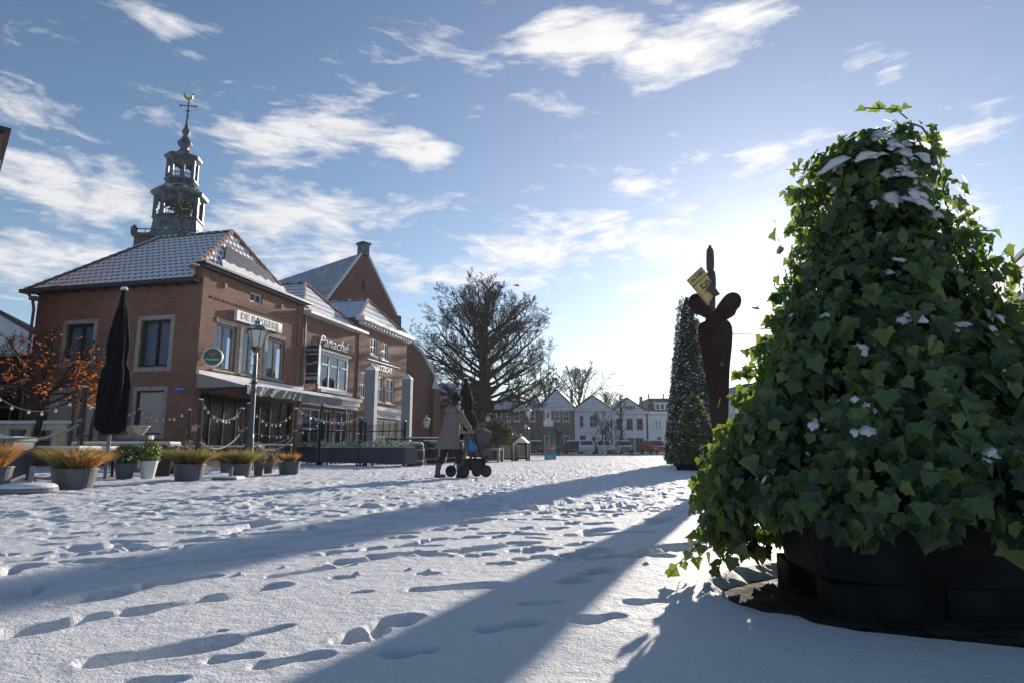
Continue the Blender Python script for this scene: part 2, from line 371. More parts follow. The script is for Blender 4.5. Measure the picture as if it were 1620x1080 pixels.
# ------------------------------------------------------------------ numpy noise
def hash2(ix, iy, seed):
    h = (ix.astype(np.int64) * 374761393 + iy.astype(np.int64) * 668265263 + seed * 974634777) & 0xffffffff
    h = ((h ^ (h >> 13)) * 1274126177) & 0xffffffff
    return ((h ^ (h >> 16)) & 0xffff) / 65535.0
def vnoise(x, y, seed=0):
    ix = np.floor(x); iy = np.floor(y); fx = x - ix; fy = y - iy
    fx = fx*fx*(3-2*fx); fy = fy*fy*(3-2*fy)
    a = hash2(ix, iy, seed); b = hash2(ix+1, iy, seed); c = hash2(ix, iy+1, seed); d = hash2(ix+1, iy+1, seed)
    return (a*(1-fx)+b*fx)*(1-fy) + (c*(1-fx)+d*fx)*fy
def fbm(x, y, seed=0, o=4, g=.5):
    s = 0; k = 1; t = 0
    for i in range(o): s = s + k*vnoise(x*2**i, y*2**i, seed+i*17); t += k; k *= g
    return s/t - .5
def sstep(a, b, x):
    t = np.clip((x-a)/(b-a), 0, 1); return t*t*(3-2*t)
# ------------------------------------------------------------------ snow ground: one sheet to the horizon
def grow_axis(start, step, rate, end):
    out = []; x = start; s = step
    while x < end: x += s; s *= rate; out.append(x)
    return out
pos = list(np.arange(0, 3.0, .011)); p2_ = grow_axis(pos[-1], .011, 1.012, 22); p3_ = grow_axis(p2_[-1], .4, 1.12, 900)
xs = np.array(sorted([-v for v in (pos[1:] + p2_ + p3_)] + pos + p2_ + p3_))
ya = list(np.arange(.9, 4.6, .011)); yb = grow_axis(ya[-1], .0115, 1.0125, 75); yc = grow_axis(yb[-1], 1.2, 1.12, 1200)
yd = grow_axis(0, .05, 1.12, 900)
ys = np.array(sorted([.9 - v for v in yd] + ya + yb + yc))
XX, YY = np.meshgrid(xs, ys)
DD = np.hypot(XX, YY)
BUSH = Vector((1.76, 2.96, 0))
Z = .016 * fbm(XX*.55, YY*.55, 3, 3) * 2 + .010 * fbm(XX*3.1, YY*3.1, 9, 3)
fineamp = sstep(2.5, 8, DD) * (1 - sstep(60, 80, YY))
# trodden texture: heavier to the left and further away
tr = sstep(4.2, 7.5, YY - .35*XX) * (1 - sstep(60, 66, YY)) * (1 - .6*sstep(1.5, 4, XX)*(1-sstep(9, 14, YY)))
dx = XX + .35*fbm(XX*2, YY*2, 40, 2); dy = YY + .35*fbm(XX*2+50, YY*2, 41, 2)
rough_ = np.abs(fbm(dx*2.6, dy*2.6, 21, 4, .6))
Z += tr * (.040 - .30*np.clip(rough_, 0, .22)) * .36
rd2 = np.clip(fbm(dx*5.5, dy*5.5, 77, 3) - .06, 0, 1); Z += tr * .085 * rd2
Z += .0035 * fbm(XX*22, YY*22, 5, 3) * (DD < 9)
def dent(x1, y1, x2, y2, w, dep, rim=.25, seed=0):
    rim *= .5
    L_ = math.hypot(x2-x1, y2-y1) + 1e-6; m = w*1.9
    i0, i1 = np.searchsorted(xs, [min(x1, x2)-m, max(x1, x2)+m]); j0, j1 = np.searchsorted(ys, [min(y1, y2)-m, max(y1, y2)+m])
    if i1-i0 < 2 or j1-j0 < 2: return
    x = XX[j0:j1, i0:i1]; y = YY[j0:j1, i0:i1]
    t = np.clip(((x-x1)*(x2-x1)+(y-y1)*(y2-y1))/L_**2, 0, 1)
    ww = w * (1 + .25*np.sin(t*5+seed))
    d = np.hypot(x-x1-t*(x2-x1), y-y1-t*(y2-y1)) / ww
    d = d + .30*fbm(x*7, y*7, 60+seed, 2)
    h = -dep*(1-sstep(.45, 1.0, d)) + dep*rim*np.exp(-((d-1.22)/.26)**2)*(.2+.8*vnoise(x*14, y*14, 5))
    Z[j0:j1, i0:i1] += h
marks = [(10,1005,150,975,.07),(150,975,215,965,.06),(215,965,330,945,.07),(330,945,440,923,.06),(160,1046,345,1014,.075),(345,1014,454,989,.03),(110,949,222,927,.08),
 (242,921,336,910,.06),(172,895,237,883,.06),(212,897,281,888,.06),(434,910,548,893,.05),(546,1012,588,1000,.06),(602,989,650,976,.065),(622,1033,676,1028,.045),
 (345,1041,395,1035,.035),(420,1050,504,1035,.04),(660,934,780,926,.06),(568,888,627,878,.07),(668,908,684,908,.05),(536,912,552,912,.04),(740,870,841,858,.08),(902,880,955,873,.07),
 (970,880,1002,881,.05),(930,908,959,902,.07),(896,922,922,916,.07),(833,955,878,953,.04),(922,983,974,976,.05),(1004,953,1052,950,.045),(770,996,841,985,.05),(778,893,800,893,.05),
 (820,874,848,873,.05),(1018,829,1055,819,.10),(1050,867,1104,858,.08),(1018,875,1042,874,.05),(1066,872,1090,872,.05),(904,845,955,836,.09),(700,829,763,822,.12),(815,806,880,800,.12),
 (212,1078,277,1073,.04),(20,940,70,925,.07),(0,905,40,895,.08),(350,840,420,828,.1),(460,850,560,835,.09),(250,860,330,850,.08),(120,870,190,858,.1),(630,862,700,850,.06),(700,800,760,792,.12),
 (330,1000,350,996,.02),(560,938,580,936,.03),(860,800,900,794,.1),(940,805,1000,795,.1),(560,812,640,800,.12)]
for i, (a, b, c, d, w) in enumerate(marks):
    p, q = G(a, b), G(c, d); dent(p.x, p.y, q.x, q.y, w, min(.045, w*.7), .22, i)
rs = random.Random(5)
for i in range(2000):           # foot prints left by shoppers, walking mostly along the square
    y = 3.6 + 20*rs.random()**1.5; x = rs.uniform(-11, 7)*(.25+y/20)
    if x > .9 and y < 5.4: continue
    a = rs.gauss(R(62), .5); l = rs.uniform(.08, .20) if rs.random() < .88 else rs.uniform(.4, .9)
    if y < 6 and rs.random() < .6: continue
    dent(x, y, x+l*math.sin(a), y+l*math.cos(a), rs.uniform(.040, .07), rs.uniform(.016, .034), .3, i % 7)
for i in range(170):            # kicked up crumbs of snow
    y = 3.2 + 9*rs.random(); x = rs.uniform(-6, 4)*(.3+y/9); r = rs.uniform(.010, .024)
    if x > .9 and y < 5: continue
    i0, i1 = np.searchsorted(xs, [x-2.2*r, x+2.2*r]); j0, j1 = np.searchsorted(ys, [y-2.2*r, y+2.2*r])
    if i1 > i0 and j1 > j0: Z[j0:j1, i0:i1] += r*.9*np.exp(-((XX[j0:j1, i0:i1]-x)**2+(YY[j0:j1, i0:i1]-y)**2)/(r*.8)**2)
# bare patch under the ivy planter where the paving shows
bx = (XX-1.98)/1.08; by = (YY-2.86)/.80
dist = np.hypot(bx, by) + .22*fbm(XX*3.5, YY*3.5, 31, 4)
Z = np.where(dist < 1.6, Z*sstep(.95, 1.5, dist) - .085*(1-sstep(.86, 1.06, dist)), Z)
Z[(YY > 60)] *= .2
nx, ny = len(xs), len(ys)
me = bpy.data.meshes.new('snow_ground'); me.vertices.add(nx*ny)
me.vertices.foreach_set('co', np.stack([XX, YY, Z], -1).astype(np.float32).ravel())
i = np.arange(nx-1); j = np.arange(ny-1); II, JJ = np.meshgrid(i, j); a = (JJ*nx+II).ravel()
fc = np.stack([a, a+1, a+1+nx, a+nx], -1).astype(np.int32).ravel(); nf = len(a)
me.loops.add(nf*4); me.loops.foreach_set('vertex_index', fc); me.polygons.add(nf)
me.polygons.foreach_set('loop_start', np.arange(0, nf*4, 4, dtype=np.int32)); me.polygons.foreach_set('loop_total', np.full(nf, 4, dtype=np.int32))
me.polygons.foreach_set('use_smooth', np.ones(nf, dtype=bool)); me.update(calc_edges=True); me.materials.append(M_['snow'])
go = bpy.data.objects.new('ground', me); COL.objects.link(go); tag(go, 'trodden snow covering the market square', None, kind='structure')
# paving under the planter
m, nt, N, L, bs = mat('setts'); co = coords(nt); b = node(nt, 'ShaderNodeTexBrick', Scale=1.0); L.new(co, b.inputs['Vector'])
b.inputs['Brick Width'].default_value = .2; b.inputs['Row Height'].default_value = .1; b.inputs['Mortar Size'].default_value = .008
b.inputs['Color1'].default_value = (.085, .068, .055, 1); b.inputs['Color2'].default_value = (.05, .04, .033, 1); b.inputs['Mortar'].default_value = (.02, .018, .016, 1)
f = noise(nt, co, 8, 5); L.new(mixc(nt, math_(nt, 'MULTIPLY', math_(nt, 'SUBTRACT', f, .5), 3, clamp=True), b.outputs['Color'], (.12, .11, .09)), bs.inputs['Base Color'])
L.new(ramp(nt, f, [(.35, (.7,)*3), (.65, (1,)*3)]), bs.inputs['Roughness']); bump(nt, math_(nt, 'ADD', math_(nt, 'SUBTRACT', 1, b.outputs['Fac']), f), bs, .8, .02)
bs.inputs['Specular IOR Level'].default_value = .03
tag(MB().box(.2, 4.2, 1.5, 5.0, -.09, -.052).build('paving', m), 'wet brown paving setts bared under the ivy planter', None, kind='structure')
road = MB().box(-80, 90, 63.5, 76, -.05, .03).build('road', M_['asphalt']); tag(road, 'dark wet street in front of the far houses', None, kind='structure')
tag(MB().box(-80, 90, 62.9, 63.5, -.05, .16).build('kerb', M_['stone']), 'kerb of the street', None, kind='structure')
pv = MB().box(-80, 90, 76, 84.9, -.05, .14).build('pavement', M_['cap']); tag(pv, 'snowy pavement before the far houses', None, kind='structure')
# ------------------------------------------------------------------ thin winter haze over the whole square
m = bpy.data.materials.new('haze'); m.use_nodes = True; n_ = m.node_tree; n_.nodes.remove(n_.nodes['Principled BSDF'])
pv_ = n_.nodes.new('ShaderNodeVolumePrincipled'); pv_.inputs['Density'].default_value = .0003; pv_.inputs['Anisotropy'].default_value = .4; pv_.inputs['Color'].default_value = (.9, .93, 1, 1)
n_.links.new(pv_.outputs[0], n_.nodes['Material Output'].inputs['Volume'])
hz_ = MB().box(-260, 260, -40, 330, -3, 40).build('haze', m); tag(hz_, None, None, kind='stuff'); hz_['label'] = 'thin winter haze over the square'
# ------------------------------------------------------------------ buildings
M_['shopglass'] = plain('dark_shop_glass', (.012, .014, .018), .22, var=.6, scale=1.5, bmp=0, spec=.15)
M_['slatedark'] = plain('dark_roof_sheet', (.05, .05, .075), .6, var=.25, scale=5)
ANG = R(13.7)
BO = at(299, 710, 22.0); BO.z = 0
RZ = R(90) - ANG                       # local x runs along the shop front, local y into the block
def wall_mb(mb, P0, U, N, W, H, holes=(), depth=.14, z0=0.0):
    P0, U, N = Vector(P0), Vector(U), Vector(N)
    cx = sorted({0, W, *[h[0] for h in holes], *[h[1] for h in holes]}); cz = sorted({z0, H, *[h[2] for h in holes], *[h[3] for h in holes]})
    P = lambda s, z, d=0: P0 + U*s + Vector((0, 0, z)) - N*d
    for i in range(len(cx)-1):
        for j in range(len(cz)-1):
            mx, mz = (cx[i]+cx[i+1])/2, (cz[j]+cz[j+1])/2
            if any(h[0] < mx < h[1] and h[2] < mz < h[3] for h in holes): continue
            q = [(cx[i], cz[j]), (cx[i+1], cz[j]), (cx[i+1], cz[j+1]), (cx[i], cz[j+1])]
            mb.quad(*[P(*c) for c in q], uv=q)
    for (a, b, c, d) in [h[:4] for h in holes]:
        for (p, q) in (((a, c), (b, c)), ((b, c), (b, d)), ((b, d), (a, d)), ((a, d), (a, c))):
            mb.quad(P(*p), P(*q), P(*q, depth), P(*p, depth), uv=[(p[0]+p[1], 0), (q[0]+q[1], 0), (q[0]+q[1], depth), (p[0]+p[1], depth)])
    return mb
def window(par, P0, U, N, h, fm, depth=.12, nv=1, nh=0, fw=.07, pane=None, curtain=None, sill=None, surround=None, label=None, name='window'):
    """frame with real bars set back in the opening, its pane as a sub-part; h = s0, s1, z0, z1"""
    P0, U, N = Vector(P0), Vector(U), Vector(N); s0, s1, z0, z1 = h[:4]
    B = Matrix((U, -N, Vector((0, 0, 1)))).transposed().to_4x4(); B.translation = P0
    mb = MB(); d0, d1 = depth-.05, depth+.03
    mb.box(s0, s1, d0, d1, z0, z0+fw, B); mb.box(s0, s1, d0, d1, z1-fw, z1, B)
    mb.box(s0, s0+fw, d0, d1, z0+fw, z1-fw, B); mb.box(s1-fw, s1, d0, d1, z0+fw, z1-fw, B)
    t = fw*.55
    for k in range(nv): c = s0 + (s1-s0)*(k+1)/(nv+1); mb.box(c-t/2, c+t/2, d0+.01, d1-.01, z0+fw, z1-fw, B)
    for k in range(nh): c = z0 + (z1-z0)*(k+1)/(nh+1); mb.box(s0+fw, s1-fw, d0+.012, d1-.012, c-t/2, c+t/2, B)
    w = mb.build(name, fm, par, label=label)
    MB().box(s0+fw*.5, s1-fw*.5, d1-.03, d1-.02, z0+fw*.5, z1-fw*.5, B).build('pane', pane or M_['pane'], w)
    if curtain:
        mb = MB()
        for (a, b) in curtain:
            n = 10
            for k in range(n):
                x0, x1 = s0+(s1-s0)*(a+(b-a)*k/n), s0+(s1-s0)*(a+(b-a)*(k+1)/n); q = .012*(k % 2)
                mb.box(x0, x1, d1+.04+q, d1+.06+q, z0, z1, B)
        mb.build('curtain', M_['curtain'], w)
        MB().box(s0-.1, s1+.1, d1+.3, d1+.32, z0-.1, z1+.1, B).build('dark_room', M_['interior'], w)
    if sill: MB().box(s0-.06, s1+.06, -.05, depth, z0-.07, z0+.005, B).build('sill', sill, w)
    if surround:
        k = surround; mb = MB()
        for (a, b, c, d) in ((s0-k, s1+k, z1, z1+k), (s0-k, s1+k, z0-k, z0), (s0-k, s0, z0, z1), (s1, s1+k, z0, z1)): mb.box(a, b, -.025, .0, c, d, B)
        mb.build('surround', M_['stone'], w)
    return w
def hip_roof(par, x0, x1, y0, y1, ze, zf, ax, yr0, yr1, zr, m, m2=None, name='roof', over=.25):
    """ridge along y at x=ax; eaves at ze on the sides, zf at the front"""
    mb = MB(); A, B_ = Vector((ax, yr0, zr)), Vector((ax, yr1, zr))
    a, b, c, d = Vector((x0-over, y0, ze)), Vector((x0-over, y1, ze)), Vector((x1+over*.3, y1, ze)), Vector((x1+over*.3, y0, ze))
    fl, fr = Vector((x0-over, y0, zf)), Vector((x1+over*.3, y0, zf))
    def uvf(pts, ud):
        n = (pts[1]-pts[0]).cross(pts[2]-pts[0]).normalized(); v = n.cross(Vector(ud)).normalized()
        if v.z < 0: v = -v
        return [(p.dot(Vector(ud)), p.dot(v)) for p in pts]
    for pts in ((a, A, B_, b), (c, B_, A, d)): mb.quad(*pts, uv=uvf(pts, (0, 1, 0)))
    mb.tri(b, B_, c, uv=uvf((b, B_, c), (1, 0, 0)))
    r = mb.build(name, m, par)
    f = MB().tri(fl, fr, A, uv=uvf((fl, fr, A), (1, 0, 0))).tri(fl, A, a).tri(fr, d, A).build('hip_face', m2 or m, r)
    for (p, q) in ((fl, A), (fr, A), (A, B_), (b, B_)):
        mb = MB(); L = (q-p).length; n = max(2, int(L/.33)); dr = (q-p)/n
        for k in range(n): mb.tube([p+dr*k, p+dr*(k+1.08)], [.105, .08], 6)
        mb.build('ridge_tiles', M_['terracotta'] if q is A and p in (fl, fr) else M_['leadcap'], r)
    return r
M_['leadcap'] = plain('snowy_ridge_tiles', (.10, .09, .09), .8, var=.5, scale=7, snow=.5)
# --- corner cafe (the bakery)
bk = thing('cafe_building', 'red brick corner cafe with DE BAKKERIJ sign and snowy tiled hip roof', 'building', BO, RZ)
LP, LU, LN = (0, 7.25, 0), (0, -1, 0), (-1, 0, 0)        # side wall, read from its far end to the corner
RP, RU, RN = (0, 0, 0), (1, 0, 0), (0, -1, 0)
side = [(1.53, 2.77, 3.75, 5.13), (4.84, 6.09, 3.45, 5.12), (4.92, 6.05, 1.10, 2.62), (.92, 2.03, 1.03, 2.62), (2.5, 3.3, 1.03, 2.62)]
front = [(.85, 2.0, 3.45, 5.15), (2.4, 3.5, 3.45, 5.15), (3.98, 5.2, 3.45, 5.1), (2.67, 3.45, 6.32, 6.72), (.35, 6.1, .12, 2.6)]
mb = MB(); wall_mb(mb, LP, LU, LN, 7.25, 6.42, side, .2); wall_mb(mb, RP, RU, RN, 6.38, 7.02, front, .16)
mb.box(0.0, .28, -.002, .30, 6.42, 7.02); mb.quad((6.38, 0, 6.3), (6.38, 4, 6.3), (6.38, 4, 7.02), (6.38, 0, 7.02), uv=[(0, 0), (4, 0), (4, .7), (0, .7)])
mb.box(.0, .30, -.03, 0, 0, 7.0).box(6.05, 6.38, -.03, 0, 3.3, 6.98)
mb.quad((0, 7.25, 0), (6.3, 7.25, 0), (6.3, 7.25, 6.4), (0, 7.25, 6.4), uv=[(0, 0), (6, 0), (6, 6), (0, 6)])
mb.build('wall', M_['brick'], bk)
# course of projecting bricks over the sign
mb = MB()
for k in range(28): mb.box(.5+k*.2, .6+k*.2, -.03, -.004, 5.95, 6.01)
mb.box(.5, 6.0, -.008, 0, 5.93, 6.03)
mb.build('brick_course', M_['brick2'], bk)
for h in side[:2]: window(bk, LP, LU, LN, h, M_['dark'], .14, 1, 0, .09, M_['glass'], ((0, .46), (.54, 1)), None, .16)
for h in side[2:]:
    w = window(bk, LP, LU, LN, h, M_['dark'], .10, 0, 0, .05, M_['blind'], label='window closed by a pale roller shutter', surround=.14)
for h in front[:3]: window(bk, RP, RU, RN, h, M_['stone'], .13, 1, 0, .09, M_['glass'], ((.08, .30), (.36, .62)), M_['stone'])
window(bk, RP, RU, RN, front[3], M_['white'], .12, 1, 0, .06, M_['pane'], label='small attic window under the parapet')
mb = MB().box(.85, 5.2, -.03, 0, 5.15, 5.3).box(2.02, 2.38, -.03, 0, 3.42, 5.15).box(3.52, 3.96, -.03, 0, 3.42, 5.15)
for x in (2.2, 3.74): mb.box(x-.05, x+.05, -.08, -.03, 3.42, 5.2)
mb.build('window_surround', M_['stone'], bk)
# shop front under the awning
sf = window(bk, RP, RU, RN, front[4], M_['dark'], .16, 7, 0, .08, M_['shopglass'], name='shop_front')
mb = MB().box(-.28, 6.75, -.30, .12, 7.02, 7.10).box(-.22, 6.7, -.22, .0, 6.90, 7.02); mb.build('parapet_cornice', M_['dark'], bk, bevel=.01)
MB().box(-.26, 6.72, -.28, .10, 7.10, 7.135).build('snow_cap', M_['cap'], bk, bevel=.012)
mb = MB().box(-.42, -.06, .05, 7.7, 6.36, 6.50)
for k in range(12): mb.box(-.3, 0, .3+k*.62, .37+k*.62, 6.31, 6.36)
mb.build('gutter', M_['darks'], bk)
rf = hip_roof(bk, 0, 6.38, .25, 7.6, 6.5, 6.9, 3.2, 1.45, 5.0, 9.46, M_['tiles'], M_['tiles3'])
# dark sheet on the front hip, its lower half under snow
A = Vector((3.2, 1.45, 9.46)); c0 = Vector((1.3, .27, 6.93)); c1 = Vector((5.6, .27, 6.93))
nrm = (c1-c0).cross(A-c0).normalized(); nrm = nrm if nrm.y < 0 else -nrm
pq = lambda a, b, o: c0.lerp(c1, a) + (Vector((0, 1.18, 2.53)))*b + nrm*o
MB().prism([pq(.02, .1, .05), pq(.98, .1, .05), pq(.80, .45, .05), pq(.22, .62, .05)], nrm*.05).build('dark_roof_sheet', M_['slatedark'], rf)
mb = MB(); top = [pq(.04+.93*k/50, .27-.04*k/50+.015*math.sin(k*.9)+.02*random.random(), .11) for k in range(51)]
for k in range(50): 
    a_, b_ = pq(.0+1.0*k/50, .04, .11), pq(1.0*(k+1)/50, .04, .11); mb.prism([a_, b_, top[k+1], top[k]], nrm*.04)
mb.build('snow_patch', M_['cap'], rf)
mb = MB().tube([(-.28, 7.4, 6.35), (-.12, 7.35, 6.1), (-.08, 7.3, 5.8), (-.08, 7.3, .1)], .05, 8); mb.build('downpipe', M_['greymetal'], bk)
MB().box(-.45, -.2, 6.9, 7.15, 6.05, 6.2).bar((-.2, 7.0, 6.12), (0, 7.0, 6.12), .03).build('floodlight', M_['greymetal'], bk)
for x in (1.15, 4.75): MB().sphere((x, -.03, 6.55), .09, 8, (1, .5, 1.4)).build('wall_anchor', M_['stone'], bk)
# signs on the cafe
sg = tag(MB().box(1.75, 4.68, -.16, -.02, 5.37, 5.77).build('shop_sign', M_['white'], None, bevel=.01), 'long white DE BAKKERIJ board over the upper cafe windows', 'sign')
sg.location = BO; sg.rotation_euler = (0, 0, RZ)
text('lettering', 'DE BAKKERIJ', .36, face_m((3.215, -.165, 5.57)), M_['dark'], sg, ext=.004, sx=1.2, off=.008)
rs_ = thing('round_sign', 'round green beer sign with red star on the cafe corner', 'sign', BO, RZ)
c = Vector((.30, -.40, 3.78)); B = Matrix.Translation(c) @ Matrix.Rotation(R(-66), 4, 'Z')
def disc(mb, r, t, M, n=28, y=0): 
    return mb.prism([M @ Vector((r*math.cos(2*math.pi*k/n), y, r*math.sin(2*math.pi*k/n))) for k in range(n)], M.to_3x3() @ Vector((0, t, 0)))
disc(MB(), .33, .12, B).build('rim', M_['whites'], rs_); disc(MB(), .29, .004, B, y=-.006).build('face', M_['green'], rs_)
st = [B @ Vector(((.12 if k % 2 == 0 else .05)*math.sin(math.pi*k/5), -.008, .08+(.12 if k % 2 == 0 else .05)*math.cos(math.pi*k/5))) for k in range(10)]
MB().prism(st, B.to_3x3() @ Vector((0, -.004, 0))).build('star', M_['red'], rs_)
text('lettering', 'Heineken', .115, B @ face_m((0, -.012, -.09)), M_['white'], rs_, ext=.003, off=.002)
MB().bar((.34, -.3, 3.95), (.34, 0, 3.95), .02).bar((.34, -.3, 3.55), (.34, 0, 3.55), .015).build('bracket', M_['black'], rs_)
ss = thing('street_sign', 'small blue street name plate on the side wall near the cafe corner', 'sign', BO, RZ)
MB().box(-.03, -.005, .34, .82, 2.59, 2.72).build('plate', M_['blue'], ss)
text('lettering', 'Markt', .09, face_m((-.034, .58, 2.655), (0, -1, 0), (-1, 0, 0)), M_['white'], ss, ext=.001, sx=1.5)
# awning
aw = thing('awning', 'grey cloth awning with sagging valance over the cafe terrace', 'awning', BO, RZ)
mb = MB(); n = 20
for k in range(n):
    x0, x1 = .02+6.5*k/n, .02+6.5*(k+1)/n; s0_, s1_ = .05*math.sin(k*1.3), .05*math.sin((k+1)*1.3)
    mb.quad((x0, -.05, 3.2), (x1, -.05, 3.2), (x1, -2.0, 2.72+s1_*.4), (x0, -2.0, 2.72+s0_*.4))
mb.tri((.02, -.05, 3.2), (.02, -2.0, 2.72), (.02, -.05, 2.68)).tri((.02, -.05, 2.68), (.02, -2., 2.72), (.02, -2., 2.68))
mb.build('canopy', M_['awning'], aw)
mb = MB(); n = 60; rows = 5
P = lambda k, r: (.02+6.5*k/n, -2.0-.10*abs(math.sin(k*.53+r*.4))-.03*math.sin(k*1.9+r), 2.74-.07*r-(.05*abs(math.sin(k*.27))*(r/4)))
for k in range(n):
    for r in range(rows-1): mb.quad(P(k, r), P(k+1, r), P(k+1, r+1), P(k, r+1))
mb.build('valance', M_['awning'], aw, smooth=True)
MB().box(0, 6.55, -.14, 0, 3.16, 3.3).build('casing', M_['whites'], aw)
MB().bar((.02, -2.0, 2.72), (6.52, -2.0, 2.72), .035).bar((.3, -.1, 2.6), (.3, -1.95, 2.72), .02).bar((3.2, -.1, 2.6), (3.2, -1.95, 2.72), .02).bar((6.2, -.1, 2.6), (6.2, -1.95, 2.72), .02).build('arm_frame', M_['black'], aw)
MB().box(.02, 6.5, -1.7, -.2, 3.02, 3.05, Matrix.Translation((0, .0, -.02)) @ Matrix.Rotation(0, 4, 'X')).build('snow_layer', M_['cap'], aw) if False else None
lt = thing('lattice_screen', 'row of dark lattice hanging under the awning end beside the snack bar', 'screen', BO, RZ)
mb = MB()
for k in range(14):
    x = 5.3+k*.14
    mb.bar((x, -1.85, 2.35), (x+.14, -1.85, 2.05), .012, 4).bar((x+.14, -1.85, 2.35), (x, -1.85, 2.05), .012, 4)
    mb.bar((x, -1.85, 2.05), (x+.07, -1.85, 1.9), .012, 4).bar((x+.14, -1.85, 2.05), (x+.07, -1.85, 1.9), .012, 4)
mb.bar((5.2, -1.85, 2.36), (7.4, -1.85, 2.36), .02).build('lattice', M_['dark'], lt)
MB().bar((7.35, -1.85, 0), (7.35, -1.85, 2.4), .03).build('post', M_['black'], lt); MB().bar((5.25, -1.85, 0), (5.25, -1.85, 2.7), .03).build('post', M_['black'], lt)
# --- snack bar (Panache)
pb = thing('shop_building', 'brick snack bar with white bay window in the middle of the row', 'building', BO, RZ)
holes = [(8.05, 10.85, 3.38, 5.16), (6.9, 8.5, .6, 2.45), (8.75, 9.6, .1, 2.45), (9.85, 11.4, .6, 2.45)]
mb = MB(); wall_mb(mb, (6.381, .05, 0), RU, RN, 5.5, 6.6, [(a-6.381, b-6.381, c, d) for a, b, c, d in holes], .16)
mb.box(6.41, 6.75, -.04, .05, .1, 6.5); mb.build('wall', M_['brick2'], pb)
w = window(pb, (0, .05, 0), RU, RN, holes[0], M_['white'], .02, 2, 0, .14, M_['glass'], ((.06, .12), (.45, .5), (.80, .84)), label='wide white three light upper window')
MB().box(7.95, 10.95, -.22, .04, 3.24, 3.38).build('sill', M_['whites'], w); MB().box(7.98, 10.92, -.12, .04, 5.16, 5.26).build('head_moulding', M_['whites'], w)
for x in (8.15, 9.05, 9.98): MB().box(x+.12, x+.72, .02, .06, 4.55, 4.62).build('transom', M_['white'], w)
for h in holes[1:]: window(pb, (0, .05, 0), RU, RN, h, M_['whites'], .12, 1, 1 if h[0] != 8.75 else 0, .07, M_['glass'], ((.2, .3), (.62, .7)))
mb = MB().box(6.45, 11.9, -.35, .04, 2.98, 3.14).box(6.5, 11.85, -.22, .04, 2.74, 2.98).box(6.5, 11.8, -.12, .04, 2.58, 2.74); mb.build('cornice', M_['whites'], pb, bevel=.012)
MB().box(6.42, 12.2, -.42, .06, 6.60, 6.72).build('gutter', M_['whites'], pb, bevel=.01)
MB().box(6.45, 12.15, -.36, .04, 6.72, 6.76).build('snow_cap', M_['cap'], pb)
hip_roof(pb, 6.6, 11.9, .0, 8, 6.7, 6.75, 9.1, 1.65, 7, 8.76, M_['tiles2'], M_['tiles2'])
text('lettering', 'Panaché', .74, face_m((9.2, -.03, 5.62)), M_['white'], pb, shear=.38, ext=.03, off=-.006, sx=1.15)
for x in (6.55,): MB().tube([(x, -.1, 6.5), (x, -.1, 3.2)], .045, 6).build('downpipe', M_['greymetal'], pb)
ps = thing('projecting_sign', 'tall dark panel reading FRITES beside the white bay window', 'sign', BO, RZ)
MB().box(6.80, 6.92, -.66, -.06, 3.5, 5.2).build('panel', M_['dark'], ps); MB().box(6.79, 6.93, -.70, -.66, 3.48, 5.22).box(6.792, 6.8, -.64, -.08, 4.80, 4.83).box(6.792, 6.8, -.64, -.08, 3.92, 3.95).build('trim', M_['white'], ps)
text('lettering', 'FRITES', .20, face_m((6.79, -.36, 3.72), (0, -1, 0), (-1, 0, 0)), M_['white'], ps, ext=.003, off=.003)
text('lettering', 'BROODJES', .115, face_m((6.79, -.36, 5.0), (0, -1, 0), (-1, 0, 0)), M_['white'], ps, ext=.003)
text('lettering', 'Panaché', .155, face_m((6.79, -.36, 4.4), (0, -1, 0), (-1, 0, 0)) @ Matrix.Rotation(R(12), 4, 'Z'), M_['white'], ps, shear=.3, ext=.003)
# --- Marktzicht
mk = thing('cafe_building', 'tall brick house lettered MARKTZICHT with bracketed white cornice', 'building', BO, RZ)
holes = [(13.25, 14.05, 5.72, 6.66), (14.7, 15.5, 5.66, 6.66), (12.3, 12.95, 3.3, 4.7), (14.1, 15.1, 3.22, 4.7), (15.4, 16.5, 3.22, 4.7), (12.2, 13.2, .5, 2.3), (13.7, 17.2, .3, 2.25)]
mb = MB(); wall_mb(mb, (11.881, 0, 0), RU, RN, 6.4, 7.3, [(a-11.881, b-11.881, c, d) for a, b, c, d in holes], .16)
mb.quad((18.281, 0, 0), (18.281, 7, 0), (18.281, 7, 7.3), (18.281, 0, 7.3), uv=[(0, 0), (7, 0), (7, 7.3), (0, 7.3)])
mb.quad((11.881, 0, 6), (11.881, 7, 6), (11.881, 7, 7.3), (11.881, 0, 7.3), uv=[(0, 0), (7, 0), (7, 1.3), (0, 1.3)])
mb.build('wall', M_['brick2'], mk)
for i_, h in enumerate(holes): window(mk, (0, 0, 0), RU, RN, h, M_['white'], .09, 3 if i_ == 6 else 1, 1, .1 if i_ < 5 else .07, M_['pane'], sill=M_['whites'] if i_ < 5 else None)
mb = MB().box(11.6, 18.6, -.42, .1, 7.32, 7.5).box(11.8, 18.4, -.18, .0, 7.12, 7.32)
for k in range(17): mb.box(11.85+k*.39, 11.97+k*.39, -.34, 0, 7.14, 7.32)
mb.build('cornice', M_['whites'], mk); MB().box(11.62, 18.58, -.4, .1, 7.5, 7.55).build('snow_cap', M_['cap'], mk)
hip_roof(mk, 12, 18.2, .0, 7, 7.5, 7.5, 14.8, 1.05, 6.5, 9.17, M_['tiles2'], M_['tiles2'])
MB().box(13.6, 17.6, -.3, .0, 2.72, 2.92).box(13.7, 17.5, -.2, .0, 2.62, 2.72).box(12.9, 17.3, -.04, 0, 5.42, 5.48).build('string_course', M_['whites'], mk)
